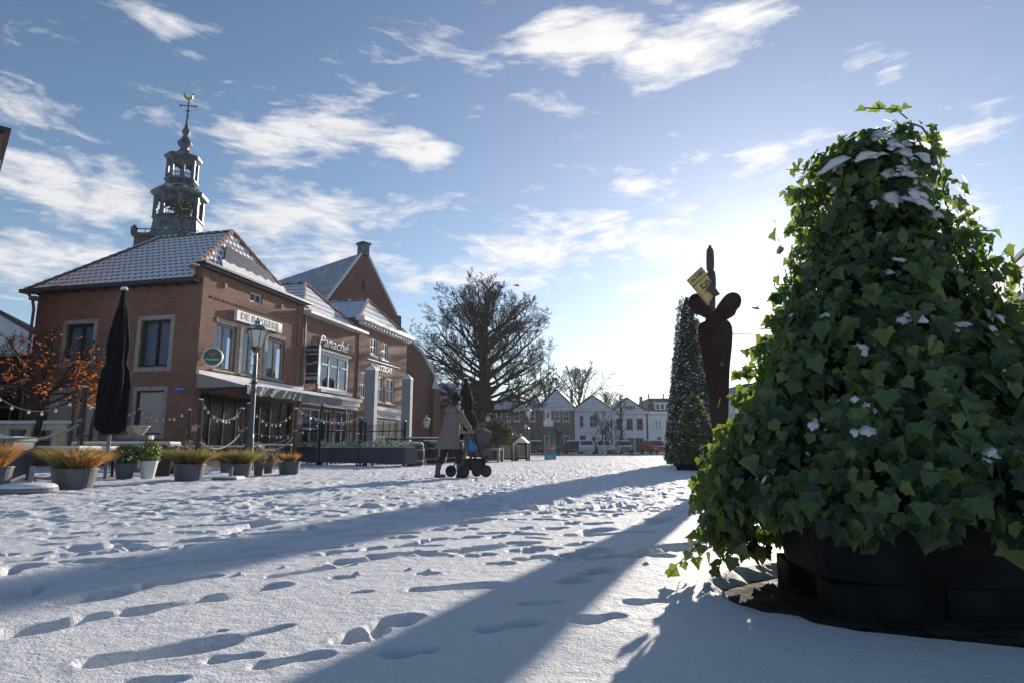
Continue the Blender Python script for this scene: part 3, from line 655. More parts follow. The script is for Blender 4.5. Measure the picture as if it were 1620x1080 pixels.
text('lettering', 'MARKTZICHT', .44, face_m((14.75, -.02, 5.12)), M_['white'], mk, ext=.015, off=.006)
s2 = thing('shop_sign', 'low white MARKTZICHT fascia over the shop windows behind the pylons', 'sign', BO, RZ)
MB().box(13.7, 17.3, -.14, -.005, 2.32, 2.60).build('panel', M_['white'], s2)
text('lettering', 'MARKTZICHT', .22, face_m((15.5, -.145, 2.46)), M_['dark'], s2, ext=.003, sx=1.6)
# --- brick church behind
CG = R(41.3); CD = Vector((math.sin(CG), math.cos(CG), 0)); CN = Vector((math.cos(CG), -math.sin(CG), 0))
ch = thing('church', 'large brick church with steep snowy roof and chimney topped gable behind the row', 'church', (-10.2, 50, 0), R(90)-CG)
prof = [(5.4, 0), (5.5, 6.45), (4.0, 8.45), (1.8, 10.0), (1.75, 11.25), (1.15, 11.3), (-1.75, 15.6), (-1.8, 16.2), (-2.35, 16.2), (-2.4, 15.6), (-5.3, 11.3), (-5.9, 11.2), (-5.9, 0)]
mb = MB()
mb.add([(x, 0, z) for x, z in prof], [tuple(range(len(prof)))], [[(x, z) for x, z in prof]])
mb.add([(5.4, 0, 0), (5.4, 16, 0), (5.5, 16, 6.45), (5.5, 0, 6.45)], [(0, 1, 2, 3)], [[(0, 0), (16, 0), (16, 6.4), (0, 6.4)]])
mb.box(5.0, 5.75, -.5, .0, 0, 5.6); mb.build('wall', M_['brick3'], ch)
mb = MB()
for (a_, b_) in (((-2.08, 15.8), (1.3, 11.1)), ((-2.08, 15.8), (-5.5, 11.1))):
    mb.quad((a_[0], .02, a_[1]), (b_[0], .02, b_[1]), (b_[0], 24, b_[1]), (a_[0], 24, a_[1]), uv=[(0, 5), (0, 0), (24, 0), (24, 5)])
mb.quad((1.75, .02, 10.1), (5.7, .02, 6.4), (5.7, 16, 6.4), (1.75, 16, 10.1)); mb.build('roof', M_['slate'], ch)
mb = MB()
for (a_, b_) in (((-1.8, 15.55), (1.2, 11.25)), ((-2.35, 15.55), (-5.3, 11.25)), ((1.8, 10.1), (4.05, 8.5)), ((4.05, 8.5), (5.6, 6.5))):
    mb.prism([(a_[0], -.14, a_[1]), (b_[0], -.14, b_[1]), (b_[0], -.14, b_[1]+.2), (a_[0], -.14, a_[1]+.2)], (0, .3, 0))
mb.build('gable_coping', M_['whites'], ch)
MB().box(-2.4, -1.76, -.2, .5, 15.5, 16.4).box(-2.5, -1.66, -.3, .6, 16.4, 16.55).build('chimney', M_['lead'], ch)
MB().box(-2.15, -2.0, -.06, -.0, 12.6, 13.5).box(-2.3, -1.85, -.06, 0, 12.9, 13.0).build('wall_anchor', M_['black'], ch)
MB().lathe([(.0, 5.55), (.42, 5.55), (.05, 6.8)], 4, (5.4, -.25, 0)).build('buttress_cap', M_['whites'], ch)
# --- clock tower
T0 = at(283, 335, 45); tz = lambda py: at(283, py, 45).z
tw = thing('clock_tower', 'octagonal grey belfry with clock face, onion spire and golden cockerel', 'tower', (T0.x, 45, 0), R(8))
mb = MB()
for k in range(4): pass
mb.box(-2.2, 2.2, -1.6, 2.6, 0, tz(385)); mb.build('brick_shaft', M_['brick3'], tw)
mb = MB().box(-2.35, 2.3, -1.75, 2.8, tz(387), tz(382)); 
for x in np.linspace(-2.2, 2.1, 7): mb.bar((x, -1.68, tz(383)), (x, -1.68, tz(376)), .03)
mb.bar((-2.2, -1.68, tz(376)), (2.1, -1.68, tz(376)), .04).box(-2.38, -2.05, -1.8, -1.5, tz(384), tz(374)).sphere((-2.2, -1.65, tz(373)), .14)
mb.build('balustrade', M_['leaddark'], tw)
def octa(r, z): return [(r*math.cos(math.pi*(k+.5)/4), r*math.sin(math.pi*(k+.5)/4), z) for k in range(8)]
def ring(mb, prof): mb.loft([octa(r, z) for r, z in prof])
mb = MB(); ring(mb, [(2.0, tz(390)), (1.95, tz(376)), (1.7, tz(372)), (1.6, tz(352)), (1.72, tz(351)), (1.72, tz(349))]); mb.build('lower_base', M_['lead'], tw, bevel=0)
def arcade(name, r, z0, z1, cw, mt):
    mb = MB()
    for k in range(8):
        p = Vector(octa(r, 0)[k]); mb.box(p.x-cw, p.x+cw, p.y-cw, p.y+cw, z0, z1)
        a, b = Vector(octa(r, 0)[k]), Vector(octa(r, 0)[(k+1) % 8]); n = 8; h = (z1-z0)
        out = [(t/n, z1-.10*h-.0*h) for t in range(0)]
        pts = []
        for t in range(n+1):
            q = t/n; pts.append((q, z1-.34*h+.24*h*math.sin(math.pi*q)))
        for t in range(n):
            p0, p1 = a.lerp(b, pts[t][0]), a.lerp(b, pts[t+1][0]); nn = ((a+b)/2).normalized()*.12
            v = [Vector((p0.x, p0.y, pts[t][1])), Vector((p1.x, p1.y, pts[t+1][1])), Vector((p1.x, p1.y, z1)), Vector((p0.x, p0.y, z1))]
            mb.prism(v, -nn)
    mb.build(name, mt, tw)
def rail(r, z0, z1):
    mb = MB(); O8 = octa(r, 0)
    for k in range(8):
        a, b = Vector(O8[k]), Vector(O8[(k+1) % 8])
        for z in (z0, z1): mb.bar(a+Vector((0, 0, z)), b+Vector((0, 0, z)), .035, 4)
        for t in range(1, 6): p = a.lerp(b, t/6); mb.bar(p+Vector((0, 0, z0)), p+Vector((0, 0, z1)), .025, 4)
    mb.build('railing', M_['black'], tw)
arcade('lower_arcade', 1.52, tz(350), tz(317), .13, M_['lead']); rail(1.5, tz(350), tz(341))
mb = MB(); ring(mb, [(1.6, tz(318)), (1.9, tz(314)), (1.95, tz(310)), (1.75, tz(307)), (1.2, tz(298)), (1.0, tz(292)), (1.15, tz(290)), (1.15, tz(287))]); mb.build('lower_cornice', M_['lead'], tw)
arcade('upper_arcade', .98, tz(288), tz(257), .09, M_['lead']); rail(.97, tz(288), tz(279))
mb = MB(); ring(mb, [(1.05, tz(258)), (1.28, tz(254)), (1.3, tz(251)), (.9, tz(249)), (.5, tz(245)), (.42, tz(240)), (.28, tz(237)), (.3, tz(235)), (.52, tz(230)), (.5, tz(226)), (.3, tz(221)), (.2, tz(217)), (.18, tz(215)),
    (.3, tz(211)), (.28, tz(208)), (.15, tz(203)), (.1, tz(197)), (.07, tz(190))]); mb.build('onion_spire', M_['lead'], tw, smooth=False)
zt = tz(192); mb = MB().bar((0, 0, zt), (0, 0, tz(158)), .045)
for z, r in ((tz(186), .12), (tz(182), .1), (tz(176), .16)): mb.lathe([(.02, z-.06), (r, z), (.02, z+.06)], 8)
mb.bar((-.55, 0, tz(168)), (.55, 0, tz(168)), .035)
for x in (-.55, .55): mb.lathe([(.03, -.08), (.09, 0), (.03, .08)], 6, (x, 0, tz(168)))
mb.build('cross', M_['black'], tw)
ck = [(-.35, .1), (-.42, .38), (-.25, .5), (-.2, .2), (0, .12), (.2, .2), (.22, .42), (.3, .45), (.4, .36), (.3, .3), (.26, .05), (.05, -.1), (-.2, -.06)]
MB().prism([(x, -.03, tz(158)+z+.05) for x, z in ck], (0, .06, 0)).build('cockerel', M_['gold'], tw)
cf = Matrix.Rotation(R(14), 4, 'Z') @ Matrix.Translation((.42, -1.75, (tz(343))))
fc_ = MB(); disc(fc_, .62, .12, cf, 24); fc = fc_.build('clock_face', M_['black'], tw)
mb = MB()
for k in range(12):
    a = math.pi*k/6; q = cf @ Matrix.Rotation(-a, 4, 'Y'); mb.box(-.03, .03, -.03, -.01, .5, .64, q)
mb.box(-.02, .02, -.04, -.02, -.08, .42, cf @ Matrix.Rotation(R(-30), 4, 'Y')).box(-.025, .025, -.05, -.03, -.06, .42, cf @ Matrix.Rotation(R(80), 4, 'Y')); mb.build('clock_hands', M_['gold'], fc)
for x in (-.55, .35): MB().lathe([(.30, 0), (.2, .1), (.16, .35), (.05, .42)], 10, (x, .3, tz(330))).build('bell', M_['bronze'], tw)
MB().box(-1.3, 1.3, .25, .35, tz(321), tz(319)).build('bell_beam', M_['leaddark'], tw)
# --- far left
fl = thing('house', 'tall brown brick house cut by the left edge of the picture', 'building', (-16.05, 20, 0), R(42))
P = at(1, 240, 20)
mb = MB(); X1 = P.x; fl.location = (X1, 20, 0)
wall_mb(mb, (-6, 0, 0), (1, 0, 0), (0, -1, 0), 6, at(9, 212, 20).z, [(3.2, 4.4, 6.6, 8.2), (3.2, 4.4, 3.2, 4.8), (3.2, 4.4, .6, 2.2)], .15)
hh = at(9, 212, 20).z; mb.quad((0, 0, 0), (0, 8, 0), (0, 8, hh), (0, 0, hh), uv=[(0, 0), (8, 0), (8, hh), (0, hh)]); mb.build('wall', M_['brick2'], fl)
for h in [(3.2, 4.4, 6.6, 8.2), (3.2, 4.4, 3.2, 4.8), (3.2, 4.4, .6, 2.2)]: window(fl, (-6, 0, 0), (1, 0, 0), (0, -1, 0), h, M_['white'], .12, 1, 1)
MB().box(-6.2, .18, -.3, 8, hh, hh+.14).build('cornice', M_['dark'], fl); MB().box(-6.1, .04, -.06, 8, hh-1.15, hh-.95).build('string_course', M_['whites'], fl)
# low terrace house behind the orange tree
lh = thing('low_house', 'low snow roofed brick annex with black awning behind the orange leaved tree', 'building', (BO.x, BO.y, 0), RZ)
mb = MB(); wall_mb(mb, (1.5, 16, 0), (0, -1, 0), (-1, 0, 0), 8.7, 4.1, [(5.4, 6.8, .2, 2.3)], .12); mb.build('wall', M_['brick'], lh)
window(lh, (1.5, 16, 0), (0, -1, 0), (-1, 0, 0), (5.4, 6.8, .2, 2.3), M_['whites'], .1, 1, 1)
r = MB().box(.9, 8, 7.3, 16, 4.1, 4.22); r.build('roof', M_['darks'], lh); MB().box(.95, 8, 7.35, 16, 4.22, 4.34).build('snow_layer', M_['cap'], lh)
MB().box(.3, 1.5, 7.4, 16, 2.9, 3.02).build('canopy', M_['whites'], lh)
for y in (9.2, 12.5): MB().box(.4, .46, y, y+.06, 0, 2.9).build('post', M_['black'], lh)
cp_ = MB().box(2.4, 3.5, 7.9, 9.0, 4.3, 5.9).box(2.3, 3.6, 7.8, 9.1, 5.9, 6.0); cpo = cp_.build('chimney', M_['brick3'], lh)
MB().bar((3.0, 8.3, 6.0), (3.0, 8.3, 6.8), .1, 8).lathe([(.2, 6.8), (.2, 6.88), (.02, 6.95)], 10, (3.0, 8.3, 0)).lathe([(.26, 6.05), (.26, 6.15), (.05, 6.25)], 8, (2.7, 8.7, 0)).build('flue', M_['black'], cpo)
gh = thing('gabled_house', 'small white boarded gable with snowy roof at the far left edge', 'building', at(-30, 560, 34).xy.to_3d(), R(20))
z1_, z2_ = at(0, 560, 34).z, at(0, 488, 34).z
mb = MB().box(-4, 4.2, 0, 8, 0, z1_); mb.prism([(-4, 0, z1_), (4.2, 0, z1_), (.1, 0, z2_)], (0, 8, 0)); mb.build('wall', M_['render'], gh)
mb = MB().prism([(-4.3, -.2, z1_-.2), (.1, -.2, z2_+.05), (.1, -.2, z2_+.2), (-4.4, -.2, z1_-.02)], (0, 8.4, 0)).prism([(4.5, -.2, z1_-.2), (.1, -.2, z2_+.05), (.1, -.2, z2_+.2), (4.6, -.2, z1_-.02)], (0, 8.4, 0)); mb.build('roof', M_['tiles2'], gh)
# --- right edge house
E1 = at(1620, 480, 16.0); E1.z = 0; dirr = Vector((math.sin(R(25)), math.cos(R(25)), 0))
rh = thing('house', 'white corniced brick house with snowy ribbed roof at the right edge behind the ivy', 'building', E1, R(90-25))
hs = [(3+3.2*k, 4.3+3.2*k, .8, 2.6) for k in range(5)]
mb = MB(); wall_mb(mb, (-6, 0, 0), (1, 0, 0), (0, 1, 0), 28, 3.7, hs, .12); mb.build('wall', M_['brick2'], rh)
for h in hs: window(rh, (-6, 0, 0), (1, 0, 0), (0, 1, 0), h, M_['white'], .1, 1, 1)
MB().box(-6.1, 22.1, -.1, .30, 3.7, 4.1).box(-6.1, 22.1, -.1, .42, 4.1, 4.25).build('cornice', M_['white'], rh, bevel=.02)
MB().quad((-6.2, .46, 4.27), (22.2, .46, 4.27), (22.2, -3.2, 8.4), (-6.2, -3.2, 8.4), uv=[(0, 0), (28, 0), (28, 5), (0, 5)]).tri((22.2, .4, 4.2), (22.2, -7, 4.2), (22.2, -3.2, 8.4)).quad((-6.2, -3.2, 8.4), (22.2, -3.2, 8.4), (22.2, -7, 4.2), (-6.2, -7, 4.2)).build('roof', M_['tiles2'], rh)
MB().box(-6.2, 22.2, -3.35, -3.05, 8.35, 8.55).build('ridge_tiles', M_['leadcap'], rh)
# ------------------------------------------------------------------ far row of houses across the street
YF = 85.0
def fx(px): return at(px, 660, YF).x
def fz(py): return at(870, py, YF).z
def far_house(label, xa, xb, ev, wm, wins, roof, door=None, extra=None, frame='white', y=YF, depthy=9, name='townhouse', cat='house'):
    X0, X1, H = fx(xa), fx(xb), fz(ev)
    t = thing(name, label, cat, (X0, y, 0)); W_ = X1-X0
    hs = [(fx(a)-X0, fx(b)-X0, fz(d), fz(c)) for (a, b, c, d) in wins]; ds = [(fx(a)-X0, fx(b)-X0, .15, fz(c)) for (a, b, c) in (door or [])]
    mb = MB(); wall_mb(mb, (0, 0, 0), (1, 0, 0), (0, -1, 0), W_, H, hs+ds, .16)
    for x in (0, W_): mb.quad((x, 0, 0), (x, depthy, 0), (x, depthy, H), (x, 0, H), uv=[(0, 0), (9, 0), (9, 6), (0, 6)])
    mb.build('wall', M_[wm], t)
    for h in hs: window(t, (0, 0, 0), (1, 0, 0), (0, -1, 0), h, M_[frame], .1, 1 if h[1]-h[0] > .8 else 0, 1, .12, sill=M_['whites'])
    for h in ds:
        MB().box(h[0], h[1], .08, .14, .15, h[3]).box(h[0]+.1, h[1]-.1, .05, .08, .4, h[3]*.45).box(h[0]+.1, h[1]-.1, .05, .08, h[3]*.52, h[3]-.6).build('door', M_['dark'], t)
    if roof[0] == 'gable':     # pyramid-like front hip, apex px, py
        for (a, b, ap, apy) in roof[1:]:
            A0, A1, AX, ZR = fx(a)-X0, fx(b)-X0, fx(ap)-X0, fz(apy)
            dz = ZR-H; fy = dz*.35; mb = MB(); n = 4
            mb.tri((A0, -.3, H), (A1, -.3, H), (AX, fy, ZR), uv=[(0, 0), (A1-A0, 0), (AX-A0, dz*1.2)])
            for (q) in (A0, A1): mb.quad((q, -.3, H), (AX, fy, ZR), (AX, depthy, ZR), (q, depthy, H), uv=[(0, 0), (0, 4), (8, 4), (8, 0)])
            mb.tri((A0, depthy, H), (A1, depthy, H), (AX, depthy, ZR)); r = mb.build('roof', M_['tilesfar'], t)
            mb = MB().bar((A0, -.3, H), (AX, fy, ZR), .13, 5).bar((A1, -.3, H), (AX, fy, ZR), .13, 5).bar((AX, fy, ZR), (AX, depthy, ZR), .13, 5); mb.build('ridge_tiles', M_['leaddark'], r)
    MB().box(-.1, W_+.1, -.45, -.001, H-.42, H-.02).build('cornice', M_['whites'], t)
    if extra: extra(t, X0, H)
    return t
U_ = lambda lst, a, b: [(x0, x1, a, b) for x0, x1 in lst]
far_house('brown brick house with twin dark ridge behind the big bare tree trunk', 777, 851, 644, 'brickgrey', U_([(785, 794), (802, 808), (813, 823), (838, 847)], 649, 666)+U_([(785, 794), (813, 823)], 688, 706), ('gable', (777, 834, 804, 612), (832, 858, 846, 622)), [(837, 846, 688)])
far_house('grey brick house with high snowy hip behind the white traffic sign', 851.3, 909, 644, 'brickgrey', U_([(860, 869), (876, 886), (890, 901)], 649, 666)+U_([(861, 869), (876, 884), (891, 901)], 688, 706), ('gable', (851.3, 909, 880, 614)),
          None, lambda t, X0, H: MB().box(fx(905)-X0, fx(909)-X0, 1.5, 2.6, H, H+2.6).build('chimney', M_['leaddark'], t))
far_house('plain white house with arched ground floor windows and pointed snowy roof', 909.3, 967, 645, 'render', U_([(916, 924), (932, 945)], 656, 676)+U_([(935, 943), (952, 960)], 689, 709), ('gable', (909.3, 967, 938, 624)), [(917, 926, 688)],
          lambda t, X0, H: MB().box(fx(962)-X0, fx(965.5)-X0, 2.5, 3.3, H, fz(622)).box(fx(961.5)-X0, fx(966)-X0, 2.4, 3.4, fz(622), fz(620)).build('chimney', M_['leaddark'], t))
def dorm(t, X0, H):
    d = MB().box(fx(987)-X0, fx(1005)-X0, -.2, 2.5, fz(649), fz(640)).box(fx(986)-X0, fx(1006)-X0, -.35, 2.6, fz(640), fz(639)).build('dormer', M_['white'], t)
    for k in range(4): MB().box(fx(988.5+4.1*k)-X0, fx(991.5+4.1*k)-X0, -.24, -.201, fz(647.5), fz(641.5)).build('pane', M_['pane'], d)
    MB().box(fx(1018)-X0, fx(1021)-X0, 1.5, 2.4, H, fz(626)).box(fx(1017.6)-X0, fx(1021.4)-X0, 1.4, 2.5, fz(626), fz(625)).build('chimney', M_['terracotta'], t)
far_house('pale grey shop house with small four light dormer and wide shop window', 968, 1022, 649, 'render', U_([(975, 984), (991, 1001), (1007, 1017)], 661, 680)+[(977, 988, 692, 715), (990, 1003, 692, 715), (1004, 1017, 692, 715)], ('gable', (968, 1022, 994, 628)), None, dorm, 'greymetal')
def mans(t, X0, H):
    W_ = fx(1082)-X0; z = fz(628); mb = MB()
    mb.quad((-.1, -.3, H), (W_, -.3, H), (W_, 1.3, z), (.5, 1.3, z), uv=[(0, 0), (8, 0), (8, 2), (0, 2)]).quad((-.1, -.3, H), (.5, 1.3, z), (.5, 8, z), (-.1, 8, H)).quad((.5, 1.3, z), (W_, 1.3, z), (W_, 8, z), (.5, 8, z)).build('roof', M_['lead'], t)
    d = MB().box(fx(1036)-X0, fx(1060)-X0, -.25, 1.4, fz(648), fz(637)).box(fx(1035)-X0, fx(1061)-X0, -.4, 1.5, fz(637), fz(636)).build('dormer', M_['white'], t)
    for k in range(3): MB().box(fx(1038.5+7.5*k)-X0, fx(1042.5+7.5*k)-X0, -.29, -.251, fz(647), fz(639)).build('pane', M_['pane'], d)
    for k in (1032, 1056): MB().box(fx(k)-X0, fx(k+1.5)-X0, 2, 2.3, z, z+.7).build('chimney', M_['leaddark'], t)
    MB().box(-.02, W_, -.1, -.001, fz(685), fz(681)).build('string_course', M_['white'], t)
far_house('white mansard roofed house with paired arched windows beside the tall ivy cone', 1025, 1082, 651, 'render', U_([(1036, 1040), (1042, 1046), (1055, 1059), (1061, 1065), (1071, 1080)], 663, 679)+U_([(1037, 1046), (1058, 1066)], 689, 709), ('none',), None, mans)
# turreted brick house seen beside the trunk
tq = thing('turreted_house', 'old brick house with pointed corner turret and snowy dormer roof left of the big tree', 'house', (fx(702)-0, YF-8, 0))
x = lambda px: (at(px, 660, YF-8).x - tq.location.x); z = lambda py: at(720, py, YF-8).z
mb = MB(); wall_mb(mb, (x(672), 0, 0), (1, 0, 0), (0, -1, 0), x(760)-x(672), z(640), [(x(742)-x(672), x(750)-x(672), z(668), z(652)), (x(748)-x(672), x(757)-x(672), z(706), z(688))], .15)
mb.build('wall', M_['brick2'], tq)
window(tq, (x(672), 0, 0), (1, 0, 0), (0, -1, 0), (x(742)-x(672), x(750)-x(672), z(668), z(652)), M_['white'], .1, 1, 1, .12)
MB().quad((x(670), -.3, z(640)), (x(760), -.3, z(640)), (x(756), 4, z(600)), (x(682), 4, z(600)), uv=[(0, 0), (7, 0), (7, 5), (0, 5)]).quad((x(682), 4, z(600)), (x(756), 4, z(600)), (x(756), 8, z(640)), (x(682), 8, z(640))).tri((x(760), -.3, z(640)), (x(760), 8, z(640)), (x(756), 4, z(600))).build('roof', M_['tilesfar'], tq)
dm = MB().box(x(741), x(751), -.2, 2.5, z(626), z(612)).prism([(x(740), -.25, z(612)), (x(752), -.25, z(612)), (x(746), -.25, z(603))], (0, 2.6, 0)).build('dormer', M_['brickgrey'], tq)
MB().box(x(743.5), x(748.5), -.25, -.201, z(624), z(613)).build('pane', M_['pane'], dm)
MB().box(x(662), x(676), -1.2, 1.0, 0, z(612)).build('turret', M_['brick'], tq)
tt = MB().lathe([(.85, z(612)), (.75, z(606)), (.22, z(598)), (.22, z(590)), (.3, z(589)), (.02, z(580))], 8, (x(669), -.1, 0)).build('turret_roof', M_['leaddark'], tq)
MB().box(x(665.5), x(671.5), -1.24, -1.201, z(630), z(617)).build('window', M_['white'], tq)
far_house('small white gabled house glimpsed between the church and the woman', 676, 700, 690, 'render', [(686, 692, 697, 706)], ('gable', (668, 700, 680, 668)))
# houses to the right of the sculpture
P0 = at(1165, 660, 60); sh = thing('house', 'pale flat fronted house just right of the tall figure sculpture', 'house', (P0.x, 60, 0)); x = lambda px: at(px, 660, 60).x-P0.x; z = lambda py: at(1180, py, 60).z
mb = MB(); wall_mb(mb, (0, 0, 0), (1, 0, 0), (0, -1, 0), x(1240), z(628), [(x(1182), x(1190), z(655), z(640)), (x(1182), x(1190), z(690), z(672))], .15); mb.quad((0, 0, 0), (0, 9, 0), (0, 9, z(628)), (0, 0, z(628)), uv=[(0, 0), (9, 0), (9, 6), (0, 6)]).build('wall', M_['render'], sh)
for hh_ in ((x(1182), x(1190), z(655), z(640)), (x(1182), x(1190), z(690), z(672))): window(sh, (0, 0, 0), (1, 0, 0), (0, -1, 0), hh_, M_['white'], .1, 1, 1)
MB().prism([(-.2, -.2, z(628)), (x(1182), -.2, z(606)), (x(1240), -.2, z(606)), (x(1240), -.2, z(628))], (0, 9, 0)).build('roof', M_['tilesfar'], sh)
# ------------------------------------------------------------------ bare trees
def grow(mb, p, d, L, r, lev, rnd, env=None, trop=.10, twig=None, spread=.75, leaves=None, maxlev=4, nseg=5, kids=6, wob=.22):
    pts = [Vector(p)]; rad = [r]; d = Vector(d).normalized(); out = []
    for i in range(nseg):
        d = (d + Vector((rnd.gauss(0, wob), rnd.gauss(0, wob), rnd.gauss(0, wob*.8) + (trop if lev < maxlev else trop*.3)))).normalized()
        pts.append(pts[-1] + d*L/nseg); rad.append(max(r*(1-(i+1)/nseg*.82), twig or .008)); out.append((pts[-1].copy(), d.copy(), rad[-1]))
        if env and not env(pts[-1]): break
    mb.tube(pts, rad, 5 if lev <= 1 else (4 if lev == 2 else 3), cap=False)
    if leaves is not None and lev >= maxlev-1: leaves.extend([(q[0], q[1]) for q in out])
    if lev >= maxlev: return
    n = kids if lev < maxlev-1 else kids-1
    for k in range(n):
        t = .18 + .80*(k+rnd.random()*.8)/n; f = t*(len(pts)-1); i = min(int(f), len(pts)-2); q = pts[i].lerp(pts[i+1], f-i)
        ax = (pts[i+1]-pts[i]).normalized(); s = ax.orthogonal().normalized(); s = Matrix.Rotation(rnd.uniform(0, 2*math.pi), 3, ax) @ s
        nd = (ax*rnd.uniform(.6, 1.1) + s*spread*rnd.uniform(.7, 1.25)).normalized()
        grow(mb, q, nd, L*(1-t*.45)*rnd.uniform(.42, .62), max(rad[i]*.55, twig or .008), lev+1, rnd, env, trop, twig, spread, leaves, maxlev, max(3, nseg-1), kids, wob)
rnd = random.Random(11)
bt = thing('bare_tree', 'huge spreading bare beech with dense twigs beyond the woman', 'tree', (-2.69, 60, 0)); bt.scale = (1.42, 1.3, 1.23)
mb = MB(); tp = [(0, 0, -.1), (.05, 0, 1.2), (.0, .05, 3), (.1, 0, 5), (.0, .1, 7), (.15, 0, 9), (.1, .1, 11), (.2, 0, 13)]
mb.tube(tp, [.80, .58, .50, .40, .27, .17, .09, .03], 10)
for k in range(26): a = k*2.4; mb.sphere((.55*math.cos(a), .55*math.sin(a), 1.8+.14*k), .22*rnd.uniform(.6, 1.2), 6)
mb.build('trunk', M_['bark'], bt)
def env(p):
    zz = (p.z-4.2); rr = math.hypot(p.x-.2, p.y)
    if p.z < 2.6: return False
    return (rr/6.3)**2 + (zz/9.3 if zz > 0 else zz/2.2)**2 < 1
mb = MB(); NL = 50
for k in range(NL):
    h = 3.3 + 6.6*(k/NL)**1.1; a = k*2.399+rnd.uniform(-.3, .3); up = .12+1.5*(k/NL)**1.2
    dv = Vector((math.cos(a), math.sin(a), up)).normalized(); q_ = Vector((.05, 0, h)); L = 0
    while (math.hypot(q_.x, q_.y)/(6.3+.5*math.sin(a*3+h)))**2.5 + (abs(q_.z-4.6)/(8.9 if q_.z > 4.6 else 2.6))**2.5 < 1 and L < 9: q_ += dv*.2; L += .2
    L = max(1.0, L*.86)*rnd.uniform(.85, 1.08)
    grow(mb, (.05, 0, h), (math.cos(a), math.sin(a), up), L, .15*(1-.3*k/NL), 1, rnd, None, .05+.05*k/NL, .0068, .70, None, 5, 6, 6, .15)
mb.build('crown', M_['bark'], bt)
print('beech faces', len(mb.f))
def small_tree(label, px, py_top, Y, w, seed, trunkh=.35, nl=12, m='twig', g=None, tw=.02):
    rnd = random.Random(seed); P = at(px, 700, Y); H = at(px, py_top, Y).z
    t = thing('bare_tree', label, 'tree', (P.x, Y, 0), 0, g); r = H*.018
    MB().tube([(0, 0, -.1), (.05, 0, H*trunkh), (0, 0, H*.7), (.1, 0, H*.97)], [r*1.3, r, r*.6, r*.15], 7).build('trunk', M_[m], t)
    def e(p): return (math.hypot(p.x, p.y)/w)**2 + ((p.z-H*.62)/(H*.40))**2 < 1
    mb = MB()
    for k in range(nl):
        h = H*(trunkh+.5*(k/nl)); a = k*2.4; grow(mb, (0, 0, h), (math.cos(a), math.sin(a), .6+1.2*k/nl), w*1.25, r*.5, 1, rnd, e, .1, tw, .7, None, 3, 5, 6, .2)
    mb.build('crown', M_[m], t)
small_tree('wide bare tree rising behind the grey brick and white houses', 917, 588, 105, 7.5, 3, .35, 16, g='bare trees behind the far houses', tw=.03)
small_tree('low bare tree behind the chimney of the plain white house', 965, 622, 108, 4.5, 5, .35, 10, g='bare trees behind the far houses', tw=.03)
small_tree('round bare tree seen above the brick house at the edge of the beech crown', 868, 600, 102, 5.5, 8, .35, 12, g='bare trees behind the far houses', tw=.03)
small_tree('thin bare tree between the pale shop house and the plain white house', 983, 612, 80, 1.2, 9, .3, 8, tw=.015)
small_tree('slender young bare tree in front of the plain white house', 953, 650, 70, 1.5, 12, .25, 10, 'twig', tw=.012)
small_tree('leaning young bare tree by the parked cars before the white house', 968, 665, 68, 1.6, 14, .2, 10, 'twig', tw=.012)
small_tree('thin street tree beside the white signs before the grey brick house', 883, 676, 60, .7, 15, .25, 8, 'twig', tw=.012)
# orange leaved tree on the terrace
rnd = random.Random(21)
P0 = at(52, 690, 16.5)
ot = thing('orange_tree', 'small terrace tree keeping rust orange leaves at the left edge', 'tree', (P0.x, 16.5, 0))
MB().tube([(0, 0, -.05), (.06, 0, .8), (.12, .05, 1.6), (.16, 0, 2.1)], [.10, .085, .07, .06], 8).build('trunk', M_['bark'], ot)
def eo(p): return (math.hypot(p.x-.15, p.y)/1.75)**2 + ((p.z-2.55)/1.0)**2 < 1
mb = MB(); lv = []
for k in range(13):
    a = k*2.4; grow(mb, (.12, 0, 1.55+.5*k/13), (math.cos(a), math.sin(a), .35+.9*(k/13)), 1.9, .035, 1, rnd, eo, .03, .004, .7, lv, 4, 6, 6, .18)
mb.build('crown', M_['bark'], ot)
M_['orangeleaf'] = leaf_mat('orange_leaves', [(0, (.07, .022, .012)), (.5, (.22, .055, .018)), (1, (.36, .11, .03))], .6, .45, (.8, .25, .05))
mb = MB()
for (p, d) in rnd.sample(lv, min(len(lv), 2600)):
    if rnd.random() > .12+.50*(p.x > .3)*(p.z < 2.9)+.1*(p.z < 2.5): continue
    p = p+Vector((rnd.gauss(0, .03), rnd.gauss(0, .03), rnd.gauss(0, .03)-.02)); s = rnd.uniform(.028, .055)
    q = Matrix.Rotation(rnd.uniform(0, 6.3), 3, 'Z') @ Matrix.Rotation(rnd.uniform(.4, 2.7), 3, 'X')
    mb.add([p+q @ Vector(v)*s for v in ((-1, 0, 0), (-.4, -.6, .1), (.8, -.5, 0), (1.3, 0, .2), (.7, .55, 0), (-.4, .6, -.1))], [(0, 1, 2, 3, 4, 5)])
mb.build('leaves', M_['orangeleaf'], ot)
